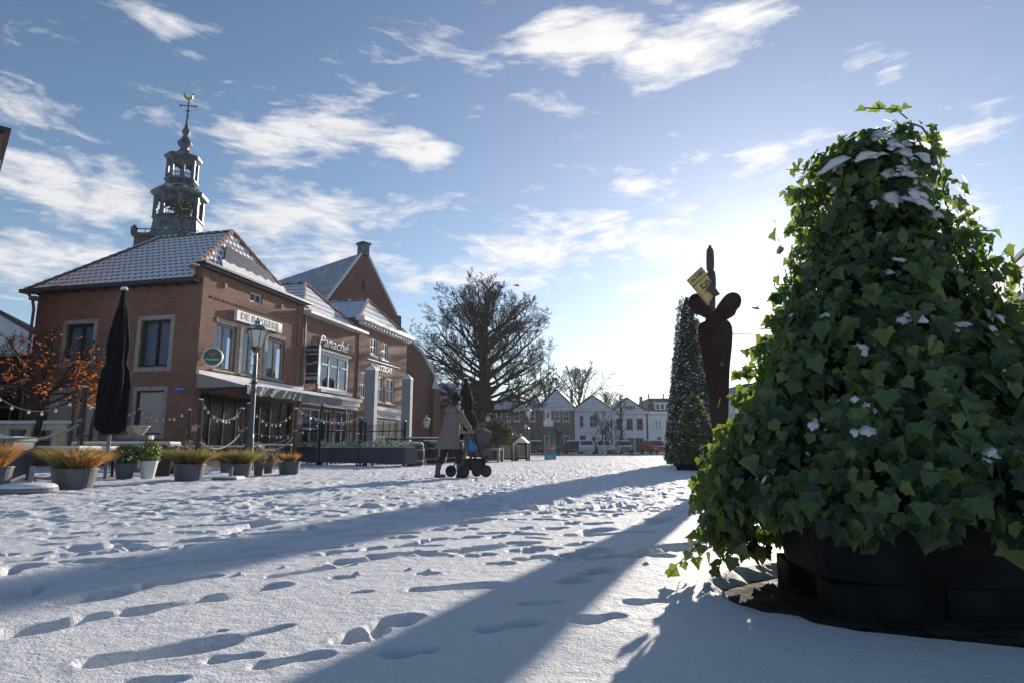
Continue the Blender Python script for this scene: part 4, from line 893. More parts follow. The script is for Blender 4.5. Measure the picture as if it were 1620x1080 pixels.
# ------------------------------------------------------------------ the big ivy planter
iv = thing('ivy_planter', 'towering cone of green ivy flecked with snow in a black tub at right front', 'planter', BUSH)
M_['tub'] = plain('black_tub', (.012, .012, .014), .7, var=.7, scale=5, bmp=.6, spec=.2)
def rsq(w, z, n=40, e=4.0):
    out = []
    for k in range(n):
        a = 2*math.pi*k/n; c, s_ = math.cos(a), math.sin(a); q = (abs(c)**e+abs(s_)**e)**(-1/e); out.append((c*q*w*.98, s_*q*w*.72, z))
    return out
TR = Matrix.Translation((.14, .02, 0)) @ Matrix.Rotation(R(-7), 4, 'Z')
def trl(rings): return [[tuple(TR @ Vector(p)) for p in r] for r in rings]
MB().loft(trl([rsq(.60, .075), rsq(.615, .08), rsq(.655, .33), rsq(.675, .34), rsq(.675, .39), rsq(.58, .39), rsq(.56, .33)])).build('tub', M_['tub'], iv, smooth=False)
for (x, y) in ((-.42, -.30), (.42, -.30), (-.42, .30), (.42, .30), (0, -.30)):
    MB().box(x-.17, x+.17, y-.10, y+.10, -.08, .074, TR).build('foot', M_['tub'], iv, bevel=.01)
MB().loft(trl([rsq(.52, -.08), rsq(.54, .078)])).build('plinth', M_['tub'], iv)
ivp = [(.10, .70), (.18, .76), (.26, .81), (.34, .85), (.45, .85), (.58, .77), (.70, .70), (.84, .61), (.98, .535), (1.12, .48), (1.28, .435), (1.43, .375), (1.60, .305), (1.78, .27), (1.93, .25), (2.03, .22), (2.10, .14), (2.14, .04)]
def rp(z):
    if z <= ivp[0][0]: return ivp[0][1]
    for (a, ra), (b, rb) in zip(ivp, ivp[1:]):
        if a <= z <= b: return ra+(rb-ra)*(z-a)/(b-a)
    return 0.03
mb = MB(); rings = []
for i in range(26):
    z_ = .33+1.75*i/25; rings.append([(max(.02, rp(z_)-.13)*(1+.05*math.sin(5*a_+z_*6)+.03*math.sin(11*a_))*math.cos(a_), max(.02, rp(z_)-.13)*(1+.05*math.sin(5*a_+z_*6))*math.sin(a_), z_) for a_ in [2*math.pi*k/28 for k in range(28)]])
mb.loft(rings).build('light_block_core', plain('ivy_light_block', (.012, .016, .010), .95, var=.6, scale=20, bmp=.8), iv, smooth=True)  # added dark filler inside the leaves, there to block the light
# ivy leaf: five pointed lobes, folded a little along the midrib
IV = [(0, 0), (.22, -.09), (.45, -.01), (.43, .18), (.60, .40), (.38, .50), (.26, .68), (0, 1.0)]
IVL = IV + [(-x, y) for x, y in IV[-2:0:-1]]
IV3 = [(0, 0), (.24, -.08), (.50, .10), (.32, .36), (.18, .58), (0, .95)]; IVL3 = IV3 + [(-x, y) for x, y in IV3[-2:0:-1]]
def leaf(mb, p, n, tip, s, rnd, shape=None):
    n = n.normalized(); t = (tip - n*tip.dot(n)); 
    if t.length < 1e-3: t = n.orthogonal()
    t.normalize(); x = t.cross(n)
    sh = shape or (IVL if rnd.random() < .6 else IVL3); fold = rnd.uniform(.08, .35); curl = rnd.uniform(-.05, .25)
    vs = [p + x*(a*s*1.0) + t*(b*s) + n*(s*(abs(a)*fold - curl*b*b)) for a, b in sh]
    m_ = len(sh)//2                                    # the tip
    # split along the midrib so the fold is real
    L_ = list(range(0, m_+1)); R_ = [0]+list(range(len(sh)-1, m_-1, -1))
    mb.add(vs, [tuple(L_), tuple(R_)], [[sh[i] for i in L_], [sh[i] for i in R_]] if shape is None else None)
camA = math.atan2(-BUSH.y, -BUSH.x)
M_['ivy'] = leaf_mat('ivy_leaves', [(0, (.010, .019, .016)), (.3, (.030, .052, .038)), (.6, (.065, .108, .056)), (.85, (.14, .20, .07)), (1, (.25, .26, .09))], .38, .42, (.40, .58, .05), veins=True)
mb = MB(); rnd = random.Random(3); cnt = 0; snowy = []
def ivy_at(a, z_, off=None):
    lump = .045*math.sin(3*a+2.5*z_)+.035*math.sin(7*a-4*z_)+.03*math.sin(13*a+9*z_)
    r_ = rp(z_)*(1-.17*max(0, math.cos(a-camA-R(88)))*min(1, max(0, (z_-.8)*3)))+lump*(1 if z_ < 1.9 else .5)+(rnd.gauss(-.01, .042) if off is None else off)
    p = Vector((r_*math.cos(a), r_*math.sin(a), z_))
    n = Vector((math.cos(a), math.sin(a), .30+.4*(z_ > 1.9)))
    return p, n
while cnt < 13500:
    z_ = .10 + 2.0*rnd.random()**1.12; a = rnd.uniform(0, 2*math.pi)
    if rnd.random() > (rp(z_)+.15)/.95: continue
    p, n = ivy_at(a, z_)
    fr = math.cos(a-camA-.35); lim = .33+.04*math.sin(a*9)+.03*math.sin(a*23) if fr > .25 else .10+.20*max(0, (fr+.1)/.35)
    if z_ < lim: continue
    if z_ < .34:
        if rnd.random() < .25: continue
        p.x, p.y = p.x*rnd.uniform(.88, 1.04), p.y*rnd.uniform(.88, 1.04)
    hole = math.sin(9*a+5*z_)*math.sin(6*a-11*z_+1)+.6*math.sin(17*a+13*z_)
    if hole > .55 and rnd.random() < .75: continue
    n = (n.normalized() + Vector((rnd.gauss(0, .5), rnd.gauss(0, .5), rnd.gauss(0, .45)))).normalized()
    tip = Vector((rnd.gauss(0, .45), rnd.gauss(0, .45), -1))
    s = rnd.triangular(.022, .112, .042)*(1.0 if z_ < 1.25 else .76); leaf(mb, p, n, tip, s, rnd); cnt += 1
    if rnd.random() < .017 and z_ > .45: snowy.append((p.copy(), n.copy()))
# sprigs that stick out of the outline
stems = MB()
def sprig(a, z_, L, up, nl=7, s=.06, curve=0.0):
    p, n = ivy_at(a, z_, -.02); d = Vector((math.cos(a), math.sin(a), up)).normalized(); pts = [p]; 
    for i in range(8):
        d = (d + Vector((rnd.gauss(0, .12), rnd.gauss(0, .12), -.05+curve))).normalized(); pts.append(pts[-1]+d*L/8)
    stems.tube(pts, [.005-.0004*i for i in range(9)], 4)
    for k in range(nl):
        i = 2+int(6*k/nl); q = pts[i]+Vector((rnd.gauss(0, .012),)*3)
        ll = s*rnd.uniform(.6, 1.15); st_ = Vector((rnd.gauss(0, 1), rnd.gauss(0, 1), rnd.gauss(0, .6))).normalized()*ll*.5
        stems.bar(q, q+st_, .0018, 3); leaf(mb, q+st_, Vector((rnd.gauss(0, .5), -1+rnd.gauss(0, .5), rnd.gauss(.3, .4))), Vector((rnd.gauss(0, .7), rnd.gauss(0, .5), -.7)), ll, rnd)
camA = math.atan2(-BUSH.y, -BUSH.x)                      # the side seen from the square
for k in range(95):
    a = rnd.uniform(0, 2*math.pi); sprig(a, rnd.uniform(.35, 2.0), rnd.uniform(.08, .22), rnd.uniform(-.1, .6), rnd.randint(3, 7), .055)
Lf, Rt = camA-R(88), camA+R(88)                          # toward the open square / away from it
for (a, z_, L, up, n_) in ((Lf, 1.98, .17, .45, 5), (Lf, 1.72, .15, .3, 6), (Lf-.1, 1.50, .15, .25, 7), (Lf, 1.42, .17, -.1, 8), (Lf, 1.25, .10, .1, 6), (Lf+.1, 1.13, .20, .0, 9), (Lf, 1.0, .26, .12, 11), (Lf-.1, .88, .24, .15, 10), (Lf, .7, .15, .2, 8),
    (Rt, 1.38, .17, .6, 8), (Rt-.2, 1.32, .14, .5, 7), (Rt, 1.62, .07, .4, 4), (Rt, 1.15, .1, .3, 6), (Rt, 1.95, .10, .7, 4), (camA-1.5, .3, .3, -.6, 8), (camA-1.2, .26, .32, -.5, 8), (camA-.9, .25, .22, -.8, 6)):
    sprig(a, z_, L, up, n_, .062)
pts = [Vector((.08+.14*math.sin(q*1.57)+.10*q, -.12+.08*q, 2.06+.14*math.sin(q*2.9)-.36*q*q+.004*math.sin(q*31))) for q in [k/18 for k in range(19)]]
stems.tube(pts, .0045, 5)
for q in pts[8:]: leaf(mb, q+Vector((rnd.gauss(0, .02), rnd.gauss(0, .02), rnd.gauss(0, .02))), Vector((rnd.gauss(0, .5), -1, rnd.gauss(0, .5))), Vector((rnd.gauss(0, 1), 0, -1)), rnd.uniform(.02, .045), rnd)
pts = [Vector((.14, -.1, 2.16)), Vector((.09, -.1, 2.21)), Vector((.02, -.08, 2.225)), Vector((-.04, -.06, 2.24))]; stems.tube(pts, .004, 4)
for q in pts[1:]+[Vector((.15, -.1, 2.23)), Vector((.10, -.12, 2.2)), Vector((.0, -.1, 2.23))]:
    leaf(mb, q, Vector((rnd.gauss(0, .3), -1, .4)), Vector((rnd.gauss(0, 1), 0, rnd.gauss(0, .6))), .052, rnd)
mb.build('foliage', M_['ivy'], iv)
stems.build('stems', plain('ivy_stem', (.10, .06, .035), .8, bmp=0), iv)['kind'] = 'stuff'
def snow_blob(mb, p, n, s):     # ragged thin cake of snow clinging to the leaves
    n = (n+Vector((0, 0, .6))).normalized(); x = n.orthogonal().normalized(); x = Matrix.Rotation(rnd.uniform(0, 6.3), 3, n) @ x; y = n.cross(x); el_ = rnd.uniform(1.0, 2.2); N_ = 14
    rr = [s*(.55+.75*rnd.random()) for _ in range(N_)]; rings = []
    for f, h in ((1.0, -.12), (1.02, .05), (.8, .22), (.4, .34), (.05, .38)):
        rings.append([p+x*(math.cos(2*math.pi*k/N_)*rr[k]*f*el_)+y*(math.sin(2*math.pi*k/N_)*rr[k]*f)+n*(h*s+rnd.gauss(0, .05*s)-abs(math.cos(2*math.pi*k/N_))*f*s*.5) for k in range(N_)])
    mb.loft(rings)
mb = MB()
for (a, z_) in [(camA+.15, 2.02), (camA+.6, 1.86), (camA+.7, 1.75), (camA+.55, 1.68), (camA+.3, 1.83), (camA+.8, 1.6), (camA+.35, 1.93), (camA+.5, 1.98), (camA+.45, 1.8), (camA+.0, 1.9), (camA-.5, 1.88), (camA+.2, 1.72), (camA+.9, 1.45), (camA+1.0, 1.35), (camA+1.0, 1.1), (camA-.15, .78), (camA-.1, .66), (camA-.35, .72), (camA+.3, .60), (camA+.5, .56), (camA+.55, 1.05), (camA+.7, .72), (camA+.75, .95), (camA+.9, .6), (camA+.15, 1.1), (camA-.05, .98), (camA+1.2, .9)]:
    if z_ > 1.2: snowy.append(ivy_at(a, z_, .035))
    p, n = ivy_at(a, z_, .03)
    for k in range(3): snow_blob(mb, p+Vector((rnd.gauss(0, .022), rnd.gauss(0, .022), rnd.gauss(0, .02))), n, rnd.uniform(.012, .028)*(1.3 if z_ > 1.5 else .9))
for (p, n) in snowy: snow_blob(mb, p+n*.008, n, rnd.uniform(.006, .017)*(1.3 if p.z > 1.4 else 1))
mb.build('snow_clumps', M_['cap'], iv, smooth=True)
# ------------------------------------------------------------------ ivy cones across the square
def cone_plant(label, px, py, Y, top_py, wb, wt, seed, n, s, snow, m, shapep=1.0, tubh=.35):
    P = at(px, py, Y); P.z = 0; H = at(px, top_py, Y).z
    t = thing('ivy_cone', label, 'topiary', P); rnd = random.Random(seed); z0 = tubh*.6
    R_ = lambda z_: wt+(wb-wt)*(1-((z_-z0)/(H-z0)))**shapep if z_ < H*.985 else wt*.6
    MB().lathe([(wb*.72, 0), (wb*.85, tubh), (wb*.7, tubh)], 20).build('tub', M_['tub'], t)
    MB().lathe([(max(.03, R_(z_)-.1*wb), z_) for z_ in np.linspace(z0, H*.99, 12)], 14).build('light_block_core', M_['interior'], t)  # unseen dark filler again, stopping light behind the cone leaves
    mb = MB(); sn = MB(); sm = []
    for k in range(n):
        z_ = z0+(H-z0)*(1-math.sqrt(rnd.random())*.999 if wt < wb*.25 else rnd.random()); a = rnd.uniform(0, 6.283)
        r_ = R_(z_)*(1+.02*math.sin(5*a+z_*5))+rnd.gauss(0, .035*wb); p = Vector((r_*math.cos(a), r_*math.sin(a), z_))
        nn = Vector((math.cos(a)+rnd.gauss(0, .5), math.sin(a)+rnd.gauss(0, .5), rnd.gauss(.3, .4)))
        if rnd.random() < snow: sn.add([p+nn.normalized()*.03+Vector((rnd.gauss(0, s*.5), rnd.gauss(0, s*.5), rnd.gauss(0, s*.3))) for _ in range(4)], [(0, 1, 2), (0, 2, 3)])
        else: leaf(mb, p, nn, Vector((rnd.gauss(0, .5), rnd.gauss(0, .5), -1)), s*rnd.uniform(.6, 1.3), rnd, IV_S)
    mb.build('foliage', M_[m], t); sn.build('snow_flecks', M_['cap'], t)
IV_S = [(0, 0), (.45, .1), (.35, .5), (0, 1), (-.35, .5), (-.45, .1)]
M_['ivydark'] = leaf_mat('dark_ivy', [(0, (.010, .015, .012)), (.8, (.022, .030, .022)), (1, (.05, .06, .03))], .45, .2, (.3, .4, .05))
M_['ivymid'] = leaf_mat('mid_ivy', [(0, (.014, .026, .014)), (.7, (.03, .055, .025)), (1, (.16, .15, .03))], .45, .35, (.45, .5, .05))
cone_plant('very tall slim ivy cone speckled with frost behind the figure sculpture', 1098, 736, 24.2, 468, 1.02, .24, 4, 24000, .070, .13, 'ivydark', .95)
cone_plant('short wide green ivy cone in front of the tall frosted cone', 1103, 744, 18.6, 622, .78, .08, 6, 6500, .075, .05, 'ivymid', .9)
# ------------------------------------------------------------------ the figure sculpture
YS = 11.2; sb = at(1139, 760, YS); sb.z = 0
sc_ = thing('sculpture', 'tall rust brown steel figure with two rounded lobes holding up a banknote', 'sculpture', sb, R(-17)); sc_.scale = (.956, 1, 1)
def so_(px, py): q = at(px, py, YS)-sb; return Vector((q.x, 0, q.z))
def soft(pts, it=2):
    for _ in range(it):
        o = []
        for i in range(len(pts)):
            a, b = pts[i], pts[(i+1) % len(pts)]; o += [a.lerp(b, .25), a.lerp(b, .75)]
        pts = o
    return pts
body = [(1110, 509), (1104, 516), (1104, 530), (1109, 556), (1113, 580), (1118, 605), (1122, 632), (1125, 668), (1129, 700), (1133, 768), (1147, 768), (1150, 700), (1152, 660), (1153, 620), (1154, 585), (1156, 566), (1158, 548), (1159, 524), (1155, 513), (1149, 508)]
neck = [(1109, 512), (1118, 507), (1114, 500), (1126, 494), (1136, 494), (1143, 500), (1140, 506), (1150, 511)]
ll = [(1115, 503), (1107, 497), (1099, 496), (1091, 487), (1089, 477), (1091, 468), (1099, 464), (1108, 465), (1116, 473), (1123, 486), (1130, 497)]
rl = [(1128, 497), (1134, 486), (1142, 475), (1150, 467), (1160, 465), (1169, 469), (1173, 478), (1171, 487), (1165, 492), (1163, 500), (1155, 504), (1148, 508), (1140, 510)]
def plate(pts, y0, y1, nm, it=2, m='rust', bev=.035):
    return MB().prism([so_(*p)+Vector((0, y0, 0)) for p in []] or soft([so_(*p)+Vector((0, y0, 0)) for p in pts], it), (0, y1-y0, 0)).build(nm, M_[m], sc_, bevel=bev)
plate(body, -.11, .11, 'body'); plate(neck, -.09, .09, 'neck'); plate(ll, -.10, .07, 'lobe'); plate(rl, -.07, .10, 'lobe')
plate([(1123, 500), (1121, 470), (1120, 455), (1116, 447), (1117, 435), (1122, 430), (1128, 428), (1132, 434), (1133, 448), (1132, 470), (1132, 500)], -.09, .09, 'forearm', 2, 'bronze')
plate([(1118, 432), (1117, 410), (1118, 393), (1128, 393), (1130, 408), (1130, 430)], -.07, .09, 'raised_finger', 1, 'bronze', .02)
plate([(1120, 395), (1121, 389), (1125, 389), (1126, 395)], -.03, .03, 'finger_ring', 0, 'bronze', .005)
A, B_, C_, D_ = so_(1086, 444), so_(1110, 424), so_(1134, 462), so_(1120, 486); off = Vector((0, -.13, 0))
A, B_, C_, D_ = [q+off for q in (A, B_, C_, D_)]
nb = MB().prism([A, B_, C_, D_], (0, .02, 0)).build('banknote', M_['note'], sc_)
U = (B_-A).normalized(); Nn = Vector((0, -1, 0)); dn = (D_-A); up_ = Nn.cross(U)
Mt = Matrix((U, up_, Nn)).transposed().to_4x4()
def onnote(u, v): return A+(B_-A)*u+dn*v+Vector((0, -.012, 0))
Mt.translation = onnote(.5, .14); text('lettering', 'de Café', .085, Mt.copy(), M_['dark'], nb, ext=.003, off=.001)
Mt.translation = onnote(.56, .56); text('numeral', '50', .25, Mt.copy(), M_['dark'], nb, ext=.003, sx=.85)
mb = MB(); a_, b_ = onnote(.03, .29), onnote(.97, .29); mb.bar(a_, b_, .006, 4)
for (p, q) in (((.04, .03), (.96, .03)), ((.04, .03), (.04, .95)), ((.96, .03), (.96, .95)), ((.04, .95), (.96, .95))): mb.bar(onnote(*p), onnote(*q), .004, 4)
mb.build('border_line', M_['dark'], nb)
MB().prism([so_(1126, 450)+off*1.3, so_(1139, 470)+off*1.0, so_(1130, 474)+off*1.2, so_(1119, 462)+off*1.3], (0, -.02, 0)).build('folded_corner', M_['bronze'], nb)
MB().lathe([(.03, -.01), (.028, .01)], 10).build('rivet', M_['lead'], sc_).matrix_local = Matrix.Translation(so_(1142, 577)+Vector((0, -.115, 0))) @ Matrix.Rotation(R(90), 4, 'X')
# wire running off behind the ivy
tag(MB().tube([at(1158, 528, 14), at(1200, 529, 14), at(1330, 527, 14.2)], .008, 4).build('overhead_wire', M_['black']), 'thin wire stretched between the sculpture and the ivy', 'wire')
# ------------------------------------------------------------------ pots with grasses and posts
M_['grassg'] = leaf_mat('green_gold_grass', [(0, (.04, .05, .02)), (.4, (.10, .10, .035)), (.7, (.24, .16, .07)), (1, (.32, .24, .12))], .6, .4, (.6, .5, .1))
M_['grasso'] = leaf_mat('orange_grass', [(0, (.14, .06, .02)), (.5, (.30, .13, .045)), (1, (.38, .26, .13))], .6, .4, (.9, .45, .1))
M_['shrubd'] = leaf_mat('dark_shrub', [(0, (.012, .028, .014)), (.8, (.03, .06, .025)), (1, (.06, .10, .03))], .4, .25)
M_['shrubg'] = leaf_mat('yellow_green_shrub', [(0, (.04, .07, .015)), (.6, (.10, .15, .03)), (1, (.24, .24, .05))], .4, .4)
M_['dry'] = leaf_mat('dry_flower_heads', [(0, (.22, .16, .10)), (1, (.50, .42, .30))], .8, .3, (.8, .6, .4))
M_['frostleaf'] = leaf_mat('frosted_plants', [(0, (.03, .05, .025)), (.35, (.10, .12, .08)), (.55, (.55, .58, .62)), (1, (.8, .82, .86))], .7, .15)
def pot(label, px, py, wpx, hpx, plant, seed, mat_='grey', taper=.84, post=None, ht=.36, g='grey pots along the terrace rope', half=None):
    P = G(px, py); s = 1028/P.y; r = wpx/s/2; h = hpx/s; rnd = random.Random(seed)
    t = thing('plant_pot', label, 'plant pot', P, 0, g)
    MB().lathe([(r*taper, 0), (r*.98, h*.93), (r*1.03, h*.94), (r*1.03, h), (r*.92, h), (r*.9, h*.9)], 24).build('pot', M_[mat_], t, smooth=False)
    MB().lathe([(r*.9, h*.9), (r*.6, h*.98), (.02, h*1.0)], 16).build('soil', M_['cap'] if plant == 'none' else M_['wooddark'], t)
    def blades(n, m, dx, ang, L):
        mb = MB()
        for k in range(n):
            a = rnd.uniform(0, 6.283); q = r*.75*math.sqrt(rnd.random()); p = Vector((q*math.cos(a)*.6+dx*r, q*math.sin(a)*.8, h*.95))
            d = Vector((math.cos(a)*ang+rnd.gauss(0, .18)+dx*.35, math.sin(a)*ang+rnd.gauss(0, .18), 1)).normalized(); l = L*rnd.uniform(.55, 1.1); w = .0042
            x = d.cross(Vector((rnd.gauss(0, 1), rnd.gauss(0, 1), .2))).normalized()*w; p1 = p+d*l*.55; p2 = p1+(d+Vector((0, 0, -.55))).normalized()*l*.45
            mb.add([p-x, p+x, p1+x*.8, p1-x*.8, p2], [(0, 1, 2, 3), (3, 2, 4)])
        return mb.build('grass', M_[m], t)
    if plant == 'grass': blades(520, 'grassg', -.35, .75, ht*1.15); blades(520, half if half and half != 'dryh' else 'grassg', .35, .85, ht*1.15)
    if plant == 'orange': blades(600, 'grasso', 0, .6, ht)
    if plant in ('shrubd', 'shrubg', 'dry'):
        mb = MB(); c = Vector((0, 0, h+ht*.42))
        for k in range(750):
            v = Vector((rnd.gauss(0, 1), rnd.gauss(0, 1), rnd.gauss(0, 1))).normalized()*rnd.uniform(.55, 1.05)**.6
            p = c+Vector((v.x*r*1.25, v.y*r*1.25, v.z*ht*.55)); leaf(mb, p, v+Vector((rnd.gauss(0, .5), rnd.gauss(0, .5), .5)), Vector((rnd.gauss(0, 1), rnd.gauss(0, 1), -.3)), rnd.uniform(.03, .06), rnd, IV_S)
        mb.build('leaves', M_[plant], t)
        MB().tube([(0, 0, h*.8), (.02, 0, h+ht*.6)], [.02, .008], 5).build('stem', M_['wood'], t)
    if plant in ('dry',) or half == 'dryh':
        mb = MB(); st = MB()
        for k in range(26):
            b = Vector((rnd.uniform(-.5, .9)*r, rnd.uniform(-.6, .4)*r, h)); e = b+Vector((rnd.gauss(.1, .10), rnd.gauss(0, .08), rnd.uniform(.12, .42))); st.bar(b, e, .003, 3)
            for q in range(14): leaf(mb, e+Vector((rnd.gauss(0, .022), rnd.gauss(0, .022), rnd.gauss(0, .03))), Vector((rnd.gauss(0, 1), rnd.gauss(0, 1), rnd.gauss(0, 1))), Vector((0, 0, 1)), .02, rnd, IV_S)
        mb.build('flower_heads', M_['dry'], t)['kind'] = 'stuff'; st.build('stalks', M_['wood'], t)['kind'] = 'stuff'
    return P
pot('big grey pot of split green and orange grass beside the round stone foot', 115, 773, 64, 32, 'grass', 1, ht=.46, half='grasso')
pot('grey pot holding a dark round evergreen shrub under the closed parasol', 196, 758, 30, 25, 'shrubd', 2, taper=.7, ht=.40)
pot('white tapered pot with a yellow green shrub beside the dark shrub', 233, 757, 27, 28, 'shrubg', 3, 'whites', .66, ht=.42)
pot('large grey pot of golden grass and dry flower heads left of the lamp post', 298, 761, 46, 27, 'grass', 4, ht=.42, half='dryh')
pot('grey pot of green grass standing at the foot of the blue lamp post', 379, 755, 36, 22, 'grass', 5, ht=.42)
pot('dark brown pot of dry orange grass nearest the long planter boxes', 457, 750, 34, 20, 'orange', 6, ht=.30)
pot('grey pot at the far left edge with arching orange grass', -12, 768, 50, 30, 'orange', 7, ht=.62)
pot('small grey pot half hidden behind the large golden grass pot', 268, 744, 18, 14, 'grass', 8, ht=.35)
pot('small grey pot half hidden left of the green grass pot', 357, 748, 18, 16, 'grass', 9, ht=.32)
pot('tall narrow grey pot right behind the lamp post foot', 408, 752, 16, 20, 'dry', 10, taper=.72, ht=.3)
pot('small grey bowl with hanging dry twigs before the dark brown pot', 424, 749, 14, 10, 'dry', 12, ht=.35)
# posts carrying the rope, each beside its pot
def post(label, px, pyb, pyt, w, bend=0, seed=0):
    P = G(px, pyb); H = at(px, pyt, P.y).z; r = w/2*P.y/1028; rnd = random.Random(seed)
    t = thing('rope_post', label, 'post', P, 0, 'wooden posts carrying the terrace rope')
    pts = [(bend*math.sin(k/6*3.1)*.10, 0, H*k/6) for k in range(7)]
    MB().tube(pts, [r*(1.1-.2*k/6) for k in range(7)], 8).build('pole', M_['wood'], t)
    MB().lathe([(r*.95, H), (r*.9, H+.025), (r*.3, H+.04)], 8).build('snow_cap', M_['cap'], t)
    for z_ in (.62,): MB().lathe([(r*1.15, H*z_), (r*1.25, H*z_+.02), (r*1.15, H*z_+.05)], 8).build('rope_wrap', M_['rope'], t)
    return Vector((P.x, P.y, H))
Q = {}
Q[0] = post('thick leaning rope post rising behind the big split grass pot', 119, 757, 612, 8.5, .3)
Q[1] = post('crooked black limb like post before the second roller shutter', 143, 742, 645, 6, -1.0)
Q[2] = post('short post between the parasol and the roller shuttered window', 212, 738, 647, 5)
Q[3] = post('thin snow edged post left of the dark shop front', 292, 745, 648, 5, .3)
Q[4] = post('tall thick post behind the golden grass pot', 309, 748, 632, 8, .2)
Q[5] = post('short thick post left of the lamp post carrying the rope loop', 377, 742, 646, 8, .1)
Q[6] = post('tall slim post just left of the blue lamp post', 387, 744, 638, 7, .15)
Q[7] = post('slim post standing in front of the snack bar windows', 463, 742, 646, 6.5, .1)
def sag(a, b, s, n=16): return [a.lerp(b, i/n)-Vector((0, 0, s*4*(i/n)*(1-i/n))) for i in range(n+1)]
def rope(label, a, b, s, r=.028):
    mb = MB(); P = sag(a, b, s, 26); mb.tube(P, r*.8, 6)
    for k in range(26*3):           # the laid strands of the rope
        f = k/3; i = min(int(f), 25); q = P[i].lerp(P[i+1], f-i); mb.sphere(q, r*1.05, 5)
    tag(mb.build('rope', M_['rope'], smooth=True), label, 'rope', 'thick ropes slung between the terrace posts')
d = lambda v, z_: Vector((v.x, v.y, z_*v.z))
el_ = at(-40, 668, Q[0].y)
rope('thick snowy rope sagging from the left edge to the thick leaning post', el_, d(Q[0], .60), .34)
rope('thick rope sagging low between the golden grass pot and the short thick post', d(Q[4], .45), d(Q[5], .60), .34)
rope('thick rope looping from the lamp post side down to the snack bar post', d(Q[6], .52), d(Q[7], .55), .42)
rope('dark rope hanging behind the lamp post toward the snack bar post', d(Q[5], .50)+Vector((0, .4, 0)), d(Q[7], .60)+Vector((0, .4, 0)), .22, .014)
def lights(label, a, b, s, nb, drop=.05):
    t = thing('light_string', label, 'string lights', a, 0, 'strings of clear bulbs between the terrace posts'); P = [p-a for p in sag(a, b, s, 24)]
    MB().tube(P, .007, 4).build('cable', M_['rope'], t)
    rnd = random.Random(nb)
    for k in range(nb):
        q = P[int(1+22*(k+.5)/nb)]-Vector((0, 0, drop*rnd.uniform(.5, 1.5)))
        MB().lathe([(.008, .05), (.012, .03), (.030, .0), (.026, -.025), (.008, -.04)], 8, q).build('bulb', M_['bulb'], t, smooth=True)
M_['bulb'] = plain('clear_bulb', (.72, .66, .52), .08, var=.15, bmp=0, spec=1)
lights('string of bulbs from the left edge to the thick leaning post', at(-30, 600, Q[0].y+.5), Q[0]-Vector((0, 0, .15)), .5, 7)
lights('string of bulbs from the leaning post to the short post behind the parasol', Q[0]-Vector((0, 0, .3)), Q[2], .22, 7)
lights('string of bulbs from the short post to the thin snow edged post', Q[2], Q[3], .28, 8)
lights('pale string of bulbs swinging between the tall thick post and short thick post', Q[4], Q[5]-Vector((0, 0, .02)), .42, 9)
lights('pale string of bulbs from the slim lamp side post to the snack bar post', Q[6], Q[7], .52, 9)
lights('far string of bulbs hung across the dark cafe shop front', Q[3]+Vector((0, 3, -.3)), Q[7]+Vector((0, 3, -.2)), .45, 12)
lights('string of bulbs hung in front of the snack bar windows', Q[7], at(565, 662, 23.5), .25, 8)
# ------------------------------------------------------------------ parasols
def parasol(label, px, pyb, pyt, wmax, seed, hemf=.24, lean=0):
    P = G(px, pyb); H = at(px, pyt, P.y).z; t = thing('closed_parasol', label, 'parasol', P); rnd = random.Random(seed); R_ = wmax/2
    MB().bar((0, 0, 0), (0, 0, H*.98), .035, 10).build('pole', M_['greymetal'], t)
    n = 44; rings = []
    prof = [(hemf, .60), (hemf+.015, .95), (.40, 1.0), (.50, .98), (.565, .84), (.60, .62), (.63, .66), (.70, .74), (.78, .60), (.85, .44), (.92, .28), (.985, .18), (1.0, .12)]
    for i, (f, k) in enumerate(prof):
        amp = .22 if f < .9 else .06
        rings.append([(R_*k*(1+amp*math.sin(8*a+.4*math.sin(i))+.07*math.sin(3*a+i*.5))*math.cos(a), R_*k*(1+amp*math.sin(8*a+.4*math.sin(i)))*math.sin(a), H*f+.05*math.sin(8*a+1)*(i < 2)) for a in [2*math.pi*q/n for q in range(n)]])
    MB().loft(rings).build('canopy', M_['parasol'], t, smooth=True)
    MB().lathe([(R_*.62, H*.595), (R_*.68, H*.61), (R_*.62, H*.625)], 16).build('strap', M_['parasol'], t)
    MB().lathe([(R_*.26, H*1.0), (R_*.3, H*1.004), (R_*.2, H*1.016), (.01, H*1.02)], 12).build('snow_cap', M_['cap'], t)
    return P
parasol('tall closed black parasol tied at mid height beside the orange leaved tree', 166, 757, 459, .52, 1)
parasol('far closed black parasol standing behind the woman', 736, 729, 598, .95, 2, .18)
# ------------------------------------------------------------------ round feet with tubes
def foot(label, px, py, r, pxt, pyt, sq=False):
    P = G(px, py); t = thing('parasol_foot', label, 'parasol base', P, 0, 'empty parasol feet on the snow')
    if sq: MB().box(-r, r, -r*.8, r*.8, 0, .05).build('base', M_['greymetal'], t, bevel=.01); MB().box(-r*.95, r*.95, -r*.76, r*.76, .05, .08).build('snow_cap', M_['cap'], t, bevel=.02)
    else:
        MB().lathe([(r*.97, 0), (r, .02), (r, .06), (r*.95, .08)], 28).build('base', M_['greymetal'], t, smooth=False)
        MB().lathe([(r*.97, .07), (r*.94, .10), (r*.8, .125), (r*.5, .14), (.02, .145)], 28).build('snow_cap', M_['cap'], t, smooth=True)
    x = (pxt-px)*P.y/1028; z = at(pxt, pyt, P.y).z; MB().bar((x, 0, .04), (x*.97+.02, 0, z), .033, 12).build('tube', M_['greymetal'], t)
foot('round snow covered stone foot with a metal tube at the left edge', 43, 779, .36, 45, 737)
foot('low square snowy foot with a short tube before the green grass pot', 361, 759, .25, 364, 737, True)
